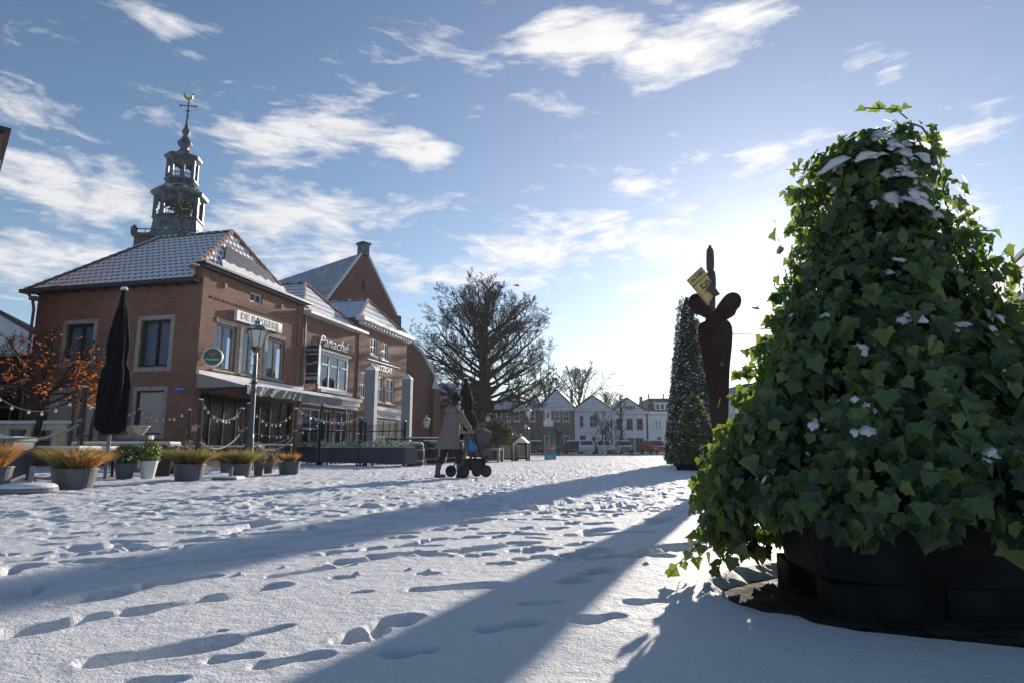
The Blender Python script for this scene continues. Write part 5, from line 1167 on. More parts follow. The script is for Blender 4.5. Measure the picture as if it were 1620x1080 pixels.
# ------------------------------------------------------------------ lamp posts
def lamp(label, px, Y, py_top, py_bot, py_base, r=.05, bulb=True, g='old street lanterns on posts', arm=None, mesh_parts=True):
    P = at(px, py_base, Y); P = Vector((at(px, 650, Y).x, Y, 0)); t = thing('street_lamp', label, 'street lamp', P, 0, g)
    zt, zb = at(px, py_top, Y).z, at(px, py_bot, Y).z; h = zt-zb; w = h*.31; zz = zb
    MB().lathe([(r*2.0, 0), (r*2.0, .35), (r*1.4, .42), (r*1.2, .9), (r, 1.0), (r*.85, zb*.7), (r*1.3, zb*.71), (r*.8, zb*.73), (r*.62, zb*.96), (r*1.4, zb*.98), (r*.8, zb)], 12).build('post', M_['greyblue'], t)
    hd = MB().lathe([(w*.55, zz), (w*.98, zz+h*.55)], 6).build('lantern_glass', M_['lampglass'], t)
    mb = MB().lathe([(w*.3, zz-.03), (w*.62, zz-.01), (w*.62, zz+.02), (w*.5, zz+.02)], 6)
    for k in range(6):
        a = 2*math.pi*k/6; mb.bar((w*.56*math.cos(a), w*.56*math.sin(a), zz), (w*.99*math.cos(a), w*.99*math.sin(a), zz+h*.55), .012, 4)
    mb.lathe([(w*.98, zz+h*.54), (w*1.1, zz+h*.56), (w*1.1, zz+h*.60), (w*.95, zz+h*.61)], 6); mb.build('lantern_frame', M_['greyblue'], t)
    MB().lathe([(w*1.05, zz+h*.60), (w*.75, zz+h*.72), (w*.35, zz+h*.78), (w*.3, zz+h*.86), (w*.38, zz+h*.87), (w*.15, zz+h*.93), (w*.05, zz+h*1.0)], 12).build('lantern_hood', M_['lampcap'], t)
    MB().lathe([(w*.2, zz+.02), (w*.2, zz+h*.2), (w*.1, zz+h*.25)], 8).build('bulb_holder', M_['whites'], hd)
    return t, P
M_['lampcap'] = plain('frosted_lamp_hood', (.16, .19, .22), .5, .2, snow=.45)
t1, PL = lamp('tall blue grey lantern post with climbing dry vine before the cafe', 399, 17.6, 503, 550, 745, .075)
t1.rotation_euler = (0, 0, .2)
rnd = random.Random(4); mb = MB(); pts = []
for k in range(40): a = k*.5; z_ = 2.2+k*.032; pts.append((.11*math.cos(a), .11*math.sin(a), z_))
mb.tube(pts, .008, 4)
for k in range(160): z_ = rnd.uniform(2.1, 3.45); a = rnd.uniform(0, 6.3); leaf(mb, Vector(((.10+rnd.random()*.06)*math.cos(a), (.10+rnd.random()*.06)*math.sin(a), z_)), Vector((math.cos(a), math.sin(a), .3)), Vector((0, 0, -1)), rnd.uniform(.025, .055), rnd, IV_S)
mb.build('vine', M_['dry'], t1)
lamp('white lantern right above the head of the woman', 726, 33, 607, 630, 728, .06)
lamp('small white lantern left of the round olive shrub', 716.5+55.5, 58, 654, 668, 721, .06)
lamp('lantern post with a second lower lamp before the brick house', 835.5, 50, 642, 659, 721, .07)
lamp('small lower lantern beside the double lantern post', 831, 56, 670, 678, 720, .05)
lamp('black hooded patio lantern in front of the church wall', 675, 38, 655, 676, 727, .05, g=None)
# ------------------------------------------------------------------ pylons
for (lb, px, pyb, pyt, wp) in (('nearer tall grey square pylon with snowy point', 583.5, 731, 576, 20), ('farther grey square pylon with snowy point right of the nearer one', 641.5, 728, 591, 17.5)):
    P = G(px, pyb); H = at(px, pyt, P.y).z; w = wp/2*P.y/1028*.86; t = thing('pylon', lb, 'pylon', P, R(-7), 'grey square pylons before the cafe row'); h1 = H-w*1.1
    M = [[(x*k, y*k, z_) for x, y in ((-w, -w), (w, -w), (w, w), (-w, w))] for k, z_ in ((.92, 0), (.94, h1))]
    MB().loft(M).build('shaft', M_['pylon'], t, bevel=.015)
    MB().lathe([(w*1.36, h1), (w*1.36, h1+.05), (w*1.3, h1+.06), (.02, H)], 4, phase=.5).build('snow_cap', M_['capsnow'] if 'capsnow' in M_ else M_['cap'], t)
# ------------------------------------------------------------------ long planters and glass screens
def planter(label, xa, xb, py, seed):
    A_, B_ = G(xa, py), G(xb, py+2.0); Lh = (B_-A_).length; t = thing('planter_box', label, 'planter', A_, math.atan2(B_.y-A_.y, B_.x-A_.x), 'long dark planter boxes on wheels')
    h = .66; MB().box(0, Lh, 0, .55, .10, h).box(-.01, Lh+.01, -.01, .56, h-.05, h).box(Lh*.5-.01, Lh*.5+.01, -.012, 0, .1, h).build('box', M_['grey'], t, bevel=.012)
    for x in (.15, Lh-.15):
        for y in (.08, .47): MB().lathe([(.05, -.02), (.05, .02)], 10).build('wheel', M_['black'], t).matrix_local = Matrix.Translation((x, y, .05)) @ Matrix.Rotation(R(90), 4, 'X')
    MB().box(.05, Lh-.05, .05, .5, h-.02, h+.02).build('snow_layer', M_['cap'], t)
    rnd = random.Random(seed); mb = MB()
    for k in range(int(520*Lh/1.6)):
        p = Vector((rnd.uniform(.03, Lh-.03), rnd.uniform(.02, .53), h+abs(rnd.gauss(.05, .09)))); leaf(mb, p, Vector((rnd.gauss(0, .6), rnd.gauss(0, .6), 1)), Vector((rnd.gauss(0, 1), rnd.gauss(0, 1), .3)), rnd.uniform(.04, .085), rnd, IV_S)
    mb.build('plants', M_['frostleaf'], t); return A_, B_
planter('leftmost dark planter box half hidden behind the dark brown pot', 466, 500, 733.5, 1)
planter('middle dark planter box of frosted plants on small wheels', 503, 565, 734.5, 2)
planter('rightmost dark planter box of frosted plants beside the barrels', 568, 640, 736.5, 3)
scm = [(466, 505, 'glass wind screen left of the first pair of black posts'), (509, 571, 'glass wind screen above the middle planter box'), (577, 640, 'glass wind screen above the rightmost planter box')]
for (xa, xb, lb) in scm:
    A_, B_ = at(xa, 700, 25.6), at(xb, 700, 24.4); A_.z = B_.z = 0; Lh = (B_-A_).length
    t = thing('glass_screen', lb, 'wind screen', A_, math.atan2(B_.y-A_.y, B_.x-A_.x), 'glass wind screens round the terrace'); top = at(570, 669, 25).z
    for x in (0, Lh): MB().box(x-.035, x+.035, -.035, .035, 0, top+.05).lathe([(.04, top+.05), (.03, top+.09)], 8, (x, 0, 0)).build('post', M_['black'], t)
    MB().box(.04, Lh-.04, -.015, .015, at(570, 682, 25).z, at(570, 682, 25).z+.035).box(.04, Lh-.04, -.02, .02, .62, .68).build('rail', M_['black'], t)
    MB().box(.05, Lh-.05, -.005, .005, .7, top-.02).build('pane', M_['screen'], t)
# furniture behind the screens: tables and chairs with snow
def table(label, px, py, Y, w, d_, h, m='wooddark', rz=0, snow=True):
    P = at(px, py, Y); P.z = 0; t = thing('terrace_table', label, 'table', P, rz, 'snow covered terrace tables')
    MB().box(-w/2, w/2, -d_/2, d_/2, h-.05, h).build('table_top', M_[m], t, bevel=.008)
    if snow: MB().box(-w/2+.01, w/2-.01, -d_/2+.01, d_/2-.01, h, h+.045).build('snow_layer', M_['cap'], t, bevel=.02)
    for x in (-w/2+.08, w/2-.08):
        for y in (-d_/2+.08, d_/2-.08): MB().box(x-.03, x+.03, y-.03, y+.03, 0, h-.05).build('leg', M_['black'], t)
table('long snow covered table standing behind the barrels', 656, 700, 25.5, 2.2, .8, 1.02, rz=-.1)
table('low dark table behind the leftmost planter box', 520, 700, 28, 1.4, .8, .8)
table('low dark table behind the middle planter box', 556, 700, 28, 1.3, .8, .78)
table('second long snowy table behind the woman', 705, 700, 29, 1.9, .8, .95)
table('wide snowy table seen right of the parasol pole', 203, 700, 16.2, 2.2, .9, .74, 'woodpale', .1)
table('broad low snowy table at the far left behind the rope', 60, 700, 13.6, 2.6, 1.5, .62, 'woodpale', .05)
table('narrow snowy table between the golden grass pot and the shop front', 345, 700, 19.5, 2.6, .7, .66, 'wooddark', .1)
table('small snowy table right of the lamp post', 420, 700, 21, 1.6, .7, .72, 'wooddark', .1)
def bench(label, px, Y, L_, rz, h=.46, back=.9):
    P = at(px, 700, Y); P.z = 0; t = thing('terrace_bench', label, 'bench', P, rz, 'terrace benches')
    MB().box(-L_/2, L_/2, -.2, .2, h-.05, h).build('seat', M_['woodpale'], t); MB().box(-L_/2, L_/2, .2, .24, h+.1, back).build('backrest', M_['woodpale'], t)
    MB().box(-L_/2, L_/2, -.2, .2, h, h+.04).box(-L_/2, L_/2, .19, .25, back, back+.03).build('snow_layer', M_['cap'], t)
    for x in (-L_/2+.1, L_/2-.1): MB().box(x-.03, x+.03, -.18, .22, 0, h-.05).build('leg', M_['black'], t)
bench('pale wooden bench under the closed black parasol', 150, 13.4, 1.5, .1, .42, .56)
rl_ = thing('railing', 'low snow edged glass railing behind the orange leaved tree', 'railing', at(-10, 700, 18.5).xy.to_3d(), 0)
W_ = at(108, 700, 18.5).x-rl_.location.x; h = at(50, 668, 18.5).z
MB().bar((0, 0, h), (W_, 0, h), .04).box(0, W_, -.04, .04, h+.03, h+.06).build('top_rail', M_['whites'], rl_)
for x in (.05, W_*.5, W_-.05): MB().bar((x, 0, 0), (x, 0, h), .035).build('post', M_['greymetal'], rl_)
MB().box(.1, W_-.1, -.01, .01, .1, h-.05).build('pane', M_['screen'], rl_)
bl = thing('planter_box', 'dark blue planter box at the left edge behind the rope', 'planter', G(-5, 760))
MB().box(-.7, .45, -.3, .3, 0, .78).box(-.72, .47, -.32, .32, .74, .80).build('box', M_['bluebox'] if 'bluebox' in M_ else M_['greyblue'], bl, bevel=.01); MB().box(-.7, .45, -.3, .3, .8, .84).build('snow_layer', M_['cap'], bl, bevel=.015)
wb = thing('plant_pot', 'weathered round bowl on a silver ledge before the roller shutter', 'plant pot', at(215, 692, 17.0).xy.to_3d())
z_ = at(215, 688, 17).z; MB().lathe([(.16, z_), (.30, z_+.22), (.33, z_+.23), (.30, z_+.25), (.1, z_+.22)], 18).build('bowl', M_['woodpale'], wb); MB().bar((0, 0, 0), (0, 0, z_-.1), .2, 12).lathe([(.42, z_-.1), (.42, z_)], 20).build('stand', M_['greymetal'], wb)
sm = thing('plant_pot', 'small black window pot on the annex railing', 'plant pot', at(28, 684, 18.0).xy.to_3d()); z_ = at(28, 690, 18).z
MB().box(-.18, .18, -.1, .1, 0, z_).build('stand', M_['black'], sm); MB().lathe([(.15, z_), (.2, z_+.2), (.17, z_+.2)], 14).build('bowl', M_['grey'], sm)
af = thing('folding_board', 'narrow folding chalk board leaning by the white tapered pot', 'sign', G(252, 752), R(75)); 
MB().box(-.02, .02, -.25, .25, .0, .55, Matrix.Rotation(R(14), 4, 'Y')).build('board', M_['wooddark'], af); MB().box(.16, .20, -.25, .25, .0, .55, Matrix.Rotation(R(-14), 4, 'Y')).build('board', M_['wooddark'], af)
# barrels
def barrel(label, px, py, wp, hp, rz=0, txt=None):
    P = G(px, py); s = 1028/P.y; r = wp/2/s; h = hp/s; t = thing('barrel', label, 'barrel', P, rz, 'dark wine barrels with snowy tops')
    f = lambda q: r*(.84+.16*math.sin(math.pi*q))
    MB().lathe([(f(q), h*q) for q in np.linspace(0, 1, 13)], 26).build('staves', M_['wooddark'], t)
    for q in (.03, .25, .72, .95): MB().lathe([(f(q)+.004, h*(q-.028)), (f(q)+.012, h*(q-.025)), (f(q)+.012, h*(q+.025)), (f(q)+.004, h*(q+.028))], 26).build('hoop', M_['hoop'], t)
    MB().lathe([(f(1)*.95, h), (f(1)*.9, h+.03), (.03, h+.045)], 22).build('snow_cap', M_['cap'], t)
    if txt: text('lettering', txt, .2, Matrix.Translation((0, -r*1.0-.004, h*.55)) @ face_m((-.18, 0, 0)), M_['whites'], t, ext=.004)
M_['hoop'] = plain('galvanised_hoop', (.30, .31, .34), .45, .5, var=.2)
barrel('dark barrel with painted letters right of the planter boxes', 656.5, 737, 29, 36, 0, 'LE\nX')
barrel('dark barrel directly left of the walking woman', 690, 734, 34, 35)
barrel('dark barrel mostly hidden behind the woman and the stroller', 718, 731, 34, 32)
# crates
def crate(label, px, py, wp, hp, m, roofed=False, rz=-.25):
    P = G(px, py); s = 1028/P.y; w = wp/s; h = hp/s; t = thing('wooden_crate_planter', label, 'crate', P, rz, 'wooden crate planters at the end of the terrace'); d_ = w*.9
    mb = MB(); n = 5
    for k in range(n):
        a, b = -w/2+w*k/n+.01, -w/2+w*(k+1)/n-.01; mb.box(a, b, -d_/2, -d_/2+.03, .08, h).box(a, b, d_/2-.03, d_/2, .08, h)
        a, b = -d_/2+d_*k/n+.01, -d_/2+d_*(k+1)/n-.01; mb.box(w/2-.03, w/2, a, b, .081, h-.001).box(-w/2, -w/2+.03, a, b, .081, h-.001)
    mb.build('boards', M_[m], t); mb = MB()
    for x in (-w/2, w/2):
        for y in (-d_/2, d_/2): mb.box(x-.05, x+.05, y-.05, y+.05, 0, h+.03)
    mb.box(-w/2+.05, w/2-.05, -d_/2-.02, -d_/2+.03, h-.08, h+.02).box(-w/2+.05, w/2-.05, -d_/2-.02, -d_/2+.03, .08, .16).box(w/2-.03, w/2+.02, -d_/2+.05, d_/2-.05, h-.08, h+.02); mb.build('frame', M_['wooddark'] if m != 'wooddark' else M_['woodpale'], t)
    if roofed: MB().prism([(-w/2-.05, -d_/2-.05, h+.03), (w/2+.05, -d_/2-.05, h+.03), (0, -d_/2-.05, h+.35)], (0, d_+.1, 0)).build('snow_cap', M_['cap'], t)
    else: MB().box(-w/2+.04, w/2-.04, -d_/2+.04, d_/2-.04, h-.05, h+.01).build('snow_layer', M_['cap'], t)
crate('dark slatted crate nearest the stroller', 779, 731, 26, 22, 'wooddark')
crate('pale fronted crate in the middle of the crate group', 802, 729, 22, 28, 'woodpale')
crate('tall pale crate with pointed snowy lid at the right of the group', 826, 728, 19, 27, 'woodpale', True)
# olive shrubs behind the crates
M_['olive'] = leaf_mat('olive_leaves', [(0, (.025, .03, .02)), (.7, (.055, .055, .035)), (1, (.14, .12, .06))], .6, .2, (.25, .24, .12))
def shrub(label, px, pyc, Y, r, seed, n=2300, m='olive', leafs=.13):
    c = at(px, pyc, Y); t = thing('round_shrub', label, 'shrub', (c.x, Y, 0)); rnd = random.Random(seed); mb = MB(); st = MB()
    for k in range(14): a = k*2.4; st.tube([(0, 0, 0), (.1*math.cos(a), .1*math.sin(a), c.z*.6), (r*.7*math.cos(a), r*.7*math.sin(a), c.z+r*.5*math.sin(k))], [.05, .03, .012], 4)
    for k in range(n):
        v = Vector((rnd.gauss(0, 1), rnd.gauss(0, 1), rnd.gauss(0, 1))).normalized()*rnd.random()**.4*(1+.15*math.sin(k)); p = Vector((v.x*r, v.y*r, c.z+v.z*r*.85))
        leaf(mb, p, v+Vector((rnd.gauss(0, .7), rnd.gauss(0, .7), rnd.gauss(0, .7))), Vector((rnd.gauss(0, 1), rnd.gauss(0, 1), rnd.gauss(0, 1))), leafs*rnd.uniform(.5, 1.2), rnd, IV_S)
    mb.build('leaves', M_[m], t); st.build('stems', M_['wood'], t)['kind'] = 'stuff'
shrub('round olive green shrub standing over the wooden crates', 787, 683, 37, .95, 1)
shrub('loose olive shrub directly behind the stroller hood', 752, 690, 36, .75, 2, 1500)
shrub('small loose shrub with pale leaves near the double lantern post', 812, 694, 42, .6, 3, 500)
# signs
def at_sign(px, Y): q = at(px, 700, Y); q.z = 0; return q
P = at_sign(867.5, 46); t = thing('traffic_sign', 'white square traffic sign with slashed symbol above two blank white plates', 'sign', P)
z = lambda py: at(867, py, 46).z; w = 46/1028
MB().bar((0, .05, 0), (0, .05, z(649)), .035, 8).build('pole', M_['greymetal'], t)
MB().box(-4.8*w, 4.8*w, -.02, .01, z(664), z(648.5)).build('panel', M_['whites'], t, bevel=.01); MB().box(-7.5*w, -.4*w, -.02, .01, z(673.5), z(664.3)).box(.2*w, 8*w, -.02, .01, z(673.5), z(664.3)).build('lower_plate', M_['whites'], t)
c = Vector((0, -.03, (z(664)+z(648.5))/2)); mb = MB(); mb.tube([c+Vector((.10*math.cos(a), 0, .17*math.sin(a))) for a in np.linspace(0, 2*math.pi, 17)], .03, 4); mb.bar(c+Vector((-.15, -.01, -.24)), c+Vector((.15, -.01, .26)), .022, 4); mb.build('symbol', M_['dark'], t)
P = G(870.5, 727); t = thing('info_board', 'turquoise picture board with red and yellow figures standing on the snow', 'sign', P); w = P.y/1028; z = lambda py: at(870, py, P.y).z
M_['turq'] = plain('board_turquoise', (.03, .25, .28), .5, var=.3, scale=3); M_['bluepale'] = plain('board_blue', (.10, .24, .42), .5, var=.2)
MB().box(-9*w, 9*w, -.04, .04, z(718), z(701)).build('panel', M_['turq'], t); MB().box(-9*w, 9*w, -.045, .05, .02, z(718)).build('base', M_['bluepale'], t)
mb = MB(); rnd = random.Random(2)
for k in range(9): mb.lathe([(.02, 0), (rnd.uniform(.05, .11), .05), (.03, rnd.uniform(.15, .3))], 7, (rnd.uniform(-6, 6)*w, -.05, rnd.uniform(z(714), z(706))), sy=.15)
mb.build('painted_figure', M_['red'], t); mb = MB()
for k in range(6): mb.lathe([(.02, 0), (rnd.uniform(.04, .09), .05), (.03, .14)], 7, (rnd.uniform(-6, 6)*w, -.052, rnd.uniform(z(715), z(709))), sy=.15)
mb.build('painted_figure', M_['note'], t); mb = MB()
for k in range(3): mb.box(-6*w, (5-k)*w, -.05, -.046, z(721+k*2), z(720+k*2))
mb.build('text_line', M_['white'], t)
tag(MB().lathe([(.12, 0), (.05, .5), (.04, at(955, 690, 62).z)], 8, at_sign(955.5, 61)).build('signpost', M_['whites']), 'short pale post at the kerb before the white house', 'post')
# birds
for (px, py, Y, s, lb) in ((1196, 488, 22, .10, 'dark bird flying beside the sculpture'), (817, 452, 60, .17, 'small bird above the right shoulder of the beech')):
    P = at(px, py, Y); t = thing('bird', lb, 'bird', P, .6)
    MB().loft([[(x*s*2, r*s*math.cos(a), r*s*math.sin(a)) for a in [k*math.pi/3 for k in range(6)]] for x, r in ((-1.3, .03), (-.8, .25), (0, .42), (.7, .3), (1.0, .18), (1.25, .02))]).build('body', M_['black'], t, smooth=True)
    MB().add([(-.3*s, 0, .1*s), (.8*s, 0, .1*s), (.3*s, 1.4*s, .9*s), (-.5*s, 2.2*s, .6*s), (-.5*s, 1.0*s, .5*s)], [(0, 1, 2, 4), (2, 3, 4)]).build('wing', M_['black'], t)
    MB().add([(-.3*s, 0, .1*s), (.8*s, 0, .1*s), (.3*s, -1.4*s, .9*s), (-.5*s, -2.2*s, .6*s), (-.5*s, -1.0*s, .5*s)], [(0, 1, 2, 4), (2, 3, 4)]).build('wing', M_['black'], t)
# ------------------------------------------------------------------ parked cars
M_['carred'] = plain('red_car_paint', (.35, .03, .015), .3, var=.1); M_['carglass'] = plain('car_glass', (.03, .04, .05), .1, var=.1, bmp=0)
def car(label, px, Y, rz, paint, snow=True, L_=4.0):
    P = at(px, 700, Y); P.z = .03; t = thing('parked_car', label, 'car', P, rz, 'cars parked along the far kerb'); w = .85
    prof = [(-L_/2, .35), (-L_/2, .85), (-L_/2+.25, .95), (-L_/2+.55, 1.4), (-.2, 1.48), (.55, 1.40), (1.15, .98), (L_/2-.1, .82), (L_/2, .55), (L_/2, .3)]
    MB().loft([[(x*(.98 if abs(y) > .8 else 1), y*(1-.16*max(0, z_-.95)/.5), z_) for x, z_ in prof] for y in (-w, -w*.8, w*.8, w)]).build('body', M_[paint], t, bevel=.04)
    MB().prism([(-L_/2+.65, -w*.93, .98), (-L_/2+.75, -w*.87, 1.32), (-.2, -w*.86, 1.40), (.5, -w*.87, 1.33), (1.0, -w*.93, 1.0)], (0, 2*w*.93, 0)).build('side_window', M_['carglass'], t)
    MB().prism([(L_/2-.92, -.66, .99), (L_/2-1.42, -.6, 1.36), (L_/2-1.42, .6, 1.36), (L_/2-.92, .66, .99)], (.06, 0, .06)).build('windscreen', M_['carglass'], t)
    MB().prism([(-L_/2+.27, -.62, 1.0), (-L_/2+.52, -.56, 1.34), (-L_/2+.52, .56, 1.34), (-L_/2+.27, .62, 1.0)], (-.05, 0, .03)).build('rear_window', M_['carglass'], t)
    for y in (-.6, .6):
        MB().box(L_/2-.06, L_/2+.02, y-.14, y+.14, .58, .70).build('headlight', M_['whites'], t); MB().box(-L_/2-.02, -L_/2+.04, y-.12, y+.12, .65, .82).build('tail_light', M_['red'], t)
    for x in (-L_/2+.75, L_/2-.75):
        for y in (-w*.98, w*.98):
            wh = MB().lathe([(.31, -.09), (.33, -.05), (.33, .05), (.31, .09)], 20).build('wheel', M_['black'], t); wh.matrix_local = Matrix.Translation((x, y, .32)) @ Matrix.Rotation(R(90), 4, 'X')
            MB().lathe([(.19, -.095), (.19, .095)], 12).build('rim', M_['greymetal'], wh)
    MB().box(L_/2-.01, L_/2+.03, -.26, .26, .38, .5).box(-L_/2-.03, -L_/2+.01, -.26, .26, .45, .57).build('number_plate', M_['note'], t)
    if snow: MB().loft([[(x, y, z_+.02+(.06 if abs(y) < .5 else 0)) for x, z_ in ((-L_/2+.5, 1.36), (-L_/2+.6, 1.42), (-.2, 1.5), (.55, 1.42), (.6, 1.36))] for y in (-w*.82, -.4, .4, w*.82)]).build('snow_layer', M_['cap'], t)
    return t
car('bright red car facing the square before the mansard house', 1034, 68, R(-80), 'carred')
car('snow covered white car by the door of the plain white house', 928, 70, R(-96), 'whites')
car('snow covered pale car right behind the leaning young tree', 953, 71, R(-88), 'whites')
car('silver car with white roof before the pale shop house', 986, 72, R(-95), 'greymetal')
car('dark car half hidden behind the lantern post and board', 846, 72, R(-92), 'dark')
car('white topped car between the board and the white house', 906, 72, R(92), 'dark')
sc2 = thing('motor_scooter', 'snow dusted motor scooter parked at the kerb before the shop house', 'scooter', at(972, 700, 64).xy.to_3d(), R(20))
mb = MB().tube([(-.7, 0, .6), (-.3, 0, .75), (.1, 0, .7), (.15, 0, .35), (.5, 0, .35), (.62, 0, .8), (.55, 0, 1.0)], [.12, .2, .16, .14, .12, .08, .05], 8); mb.build('body', M_['whites'], sc2, smooth=True)
for x in (-.55, .72):
    wh = MB().lathe([(.2, -.05), (.24, 0), (.2, .05)], 14).build('wheel', M_['black'], sc2); wh.matrix_local = Matrix.Translation((x, 0, .24)) @ Matrix.Rotation(R(90), 4, 'X')
MB().bar((.52, -.32, 1.02), (.52, .32, 1.02), .025).bar((.66, 0, .3), (.54, 0, 1.0), .035).build('handlebar', M_['black'], sc2); MB().box(-.75, .05, -.14, .14, .78, .86).build('seat', M_['black'], sc2, bevel=.03)
# ------------------------------------------------------------------ woman pushing a stroller
M_['coat'] = plain('taupe_coat', (.19, .155, .145), .9, var=.12, scale=8, bmp=.3); M_['jeans'] = plain('navy_trousers', (.015, .02, .04), .85, var=.3, scale=20)
M_['skin'] = plain('skin', (.48, .28, .20), .5, var=.06, bmp=0); M_['hat'] = plain('black_knit_hat', (.012, .012, .016), .95, var=.4, scale=50, bmp=.8)
M_['boot'] = plain('brown_boot', (.11, .085, .075), .7, var=.2); M_['scarf'] = plain('pink_scarf', (.42, .30, .27), .9, var=.2, scale=20, bmp=.6); M_['fur'] = plain('pale_hood_lining', (.45, .38, .34), .95, var=.3, scale=60, bmp=1)
M_['bagblue'] = plain('bright_blue_bag', (.02, .17, .40), .4, var=.15, bmp=.4); M_['seatfab'] = plain('stroller_grey_cloth', (.10, .095, .10), .9, var=.15)
WP = G(710, 755); FA = R(33)
wm = thing('person', 'woman in long taupe coat and black hat pushing a stroller', 'person', WP, FA)
def skin_body(name, chains, mt, par, sub=2):
    vs = []; es = []; rs = []; idx = {}
    def vid(p, r):
        k = tuple(round(c, 4) for c in p)
        if k not in idx: idx[k] = len(vs); vs.append(k); rs.append(r)
        return idx[k]
    for ch in chains:
        pr = None
        for p, r in ch:
            i = vid(p, r)
            if pr is not None and pr != i: es.append((pr, i))
            pr = i
    me = bpy.data.meshes.new(name); me.from_pydata(vs, es, []); o = bpy.data.objects.new(name, me); COL.objects.link(o)
    sk = o.modifiers.new('Skin', 'SKIN'); 
    for i, r in enumerate(rs): me.skin_vertices[0].data[i].radius = (r, r)
    me.skin_vertices[0].data[0].use_root = True
    ss_ = o.modifiers.new('Sub', 'SUBSURF'); ss_.levels = ss_.render_levels = sub
    bpy.context.view_layer.update(); m2 = bpy.data.meshes.new_from_object(o.evaluated_get(bpy.context.evaluated_depsgraph_get()))
    o.modifiers.clear(); o.data = m2; m2.materials.clear(); m2.materials.append(mt); m2.polygons.foreach_set('use_smooth', [True]*len(m2.polygons))
    o.parent = par; return o
def arm(s, hx, hy, hz):
    sh, elb, wr = (.13, s*.17, 1.36), (.27, s*.22, 1.13), (hx-.05, hy, hz+.02)
    ch = [[((.10, 0, 1.38)), .09], [sh, .055], [elb, .042], [wr, .028], [(hx, hy, hz+.01), .034], [(hx+.04, hy, hz), .030]]
    f = []
    for k in range(4):
        yy = hy+(-.030+.02*k); L_ = (.026, .030, .028, .022)[k]
        f.append([[(hx+.04, hy, hz), .03], [(hx+.055, yy, hz+.005), .0095], [(hx+.062+L_*.4, yy, hz-.018), .009], [(hx+.052, yy, hz-.040), .008]])
    f.append([[(hx, hy, hz+.01), .034], [(hx+.01, hy-s*.035, hz-.005), .010], [(hx+.035, hy-s*.04, hz-.025), .009]])
    return [ch]+f
HX = .44
chains = [[[(0, 0, .90), .14], [(.05, 0, 1.08), .12], [(.09, 0, 1.25), .13], [(.10, 0, 1.38), .09], [(.135, 0, 1.48), .05], [(.16, 0, 1.55), .07], [(.17, 0, 1.63), .085], [(.165, 0, 1.68), .06]],
 [[(0, 0, .90), .14], [(-.04, .09, .84), .09], [(-.08, .09, .50), .058], [(-.22, .09, .12), .038], [(-.23, .09, .06), .036], [(-.11, .09, .035), .028]],
 [[(0, 0, .90), .14], [(.04, -.09, .84), .09], [(.18, -.09, .50), .058], [(.21, -.09, .12), .038], [(.20, -.09, .06), .036], [(.33, -.09, .035), .028]]]
chains += arm(1, HX, .19, .96) + arm(-1, HX, -.19, .96)
skin_body('body', chains, M_['skin'], wm)
# face details
MB().sphere((.258, 0, 1.60), .014, 8, (1.3, .9, 1.5)).build('nose', M_['skin'], wm, smooth=True)
for s in (-1, 1): MB().sphere((.240, s*.032, 1.625), .011, 8).build('eye', M_['white'], wm, smooth=True); MB().sphere((.17, s*.088, 1.60), .022, 8, (.8, .4, 1.2)).build('ear', M_['skin'], wm, smooth=True)
MB().sphere((.243, 0, 1.562), .012, 8, (.5, 2, .45)).build('mouth', M_['scarf'], wm, smooth=True)
MB().sphere((.135, 0, 1.585), .092, 14, (.75, .98, 1.05)).build('hair', plain('dark_hair', (.03, .02, .015), .7, var=.4, scale=60), wm, smooth=True)
MB().loft([[(.158+math.cos(a)*r*1.05, math.sin(a)*r*.95, z_) for a in [k*math.pi/10 for k in range(20)]] for r, z_ in ((.098, 1.635), (.106, 1.645), (.106, 1.68), (.095, 1.73), (.06, 1.765), (.01, 1.775))]).build('hat', M_['hat'], wm, smooth=True)
MB().sphere((.15, 0, 1.80), .038, 10).build('hat_pompom', M_['hat'], wm, smooth=True)
# coat: lofted, flared toward the hem, with creases
def ring_(cx, rx, ry, z_, amp=.02, n=28, ph=0, tilt=0): return [(cx+rx*math.cos(a)*(1+amp*math.sin(5*a+ph)), ry*math.sin(a)*(1+amp*math.sin(7*a+ph)), z_+tilt*math.cos(a)) for a in [2*math.pi*k/n for k in range(n)]]
MB().loft([ring_(-.05, .285, .26, .60, .035, ph=0), ring_(-.045, .283, .258, .61, .035, ph=.1), ring_(-.02, .255, .245, .74, .035, ph=.5), ring_(.01, .215, .225, .90, .03, ph=1), ring_(.035, .19, .205, 1.05, .03, ph=1.5), ring_(.06, .185, .21, 1.20, .02, ph=2), ring_(.085, .17, .215, 1.32, .015), ring_(.10, .14, .19, 1.40, .01), ring_(.12, .10, .12, 1.46, .01), ring_(.13, .08, .08, 1.49, .0)]).build('coat', M_['coat'], wm, smooth=True)
for s in (-1, 1):
    MB().tube([(.10, s*.14, 1.37), (.16, s*.20, 1.30), (.26, s*.235, 1.14), (.37, s*.215, 1.04), (HX-.055, s*.195, .985)], [.085, .082, .068, .058, .046], 14).build('sleeve', M_['coat'], wm, smooth=True)
MB().loft([ring_(.05, .12, .17, 1.38, .03), ring_(.045, .15, .19, 1.43, .05), ring_(.05, .14, .17, 1.49, .04), ring_(.075, .10, .12, 1.53, .03)]).build('hood', M_['coat'], wm, smooth=True)
MB().tube([(.02+.14*math.cos(a)+.06, .15*math.sin(a), 1.475+.03*math.cos(a)) for a in np.linspace(-2.4, 2.4, 15)], .028, 8).build('scarf', M_['scarf'], wm, smooth=True)
MB().tube([(.24, -.12, 1.44), (.255, -.10, 1.34), (.25, -.09, 1.22)], [.03, .035, .02], 8).build('fur_trim', M_['fur'], wm, smooth=True)
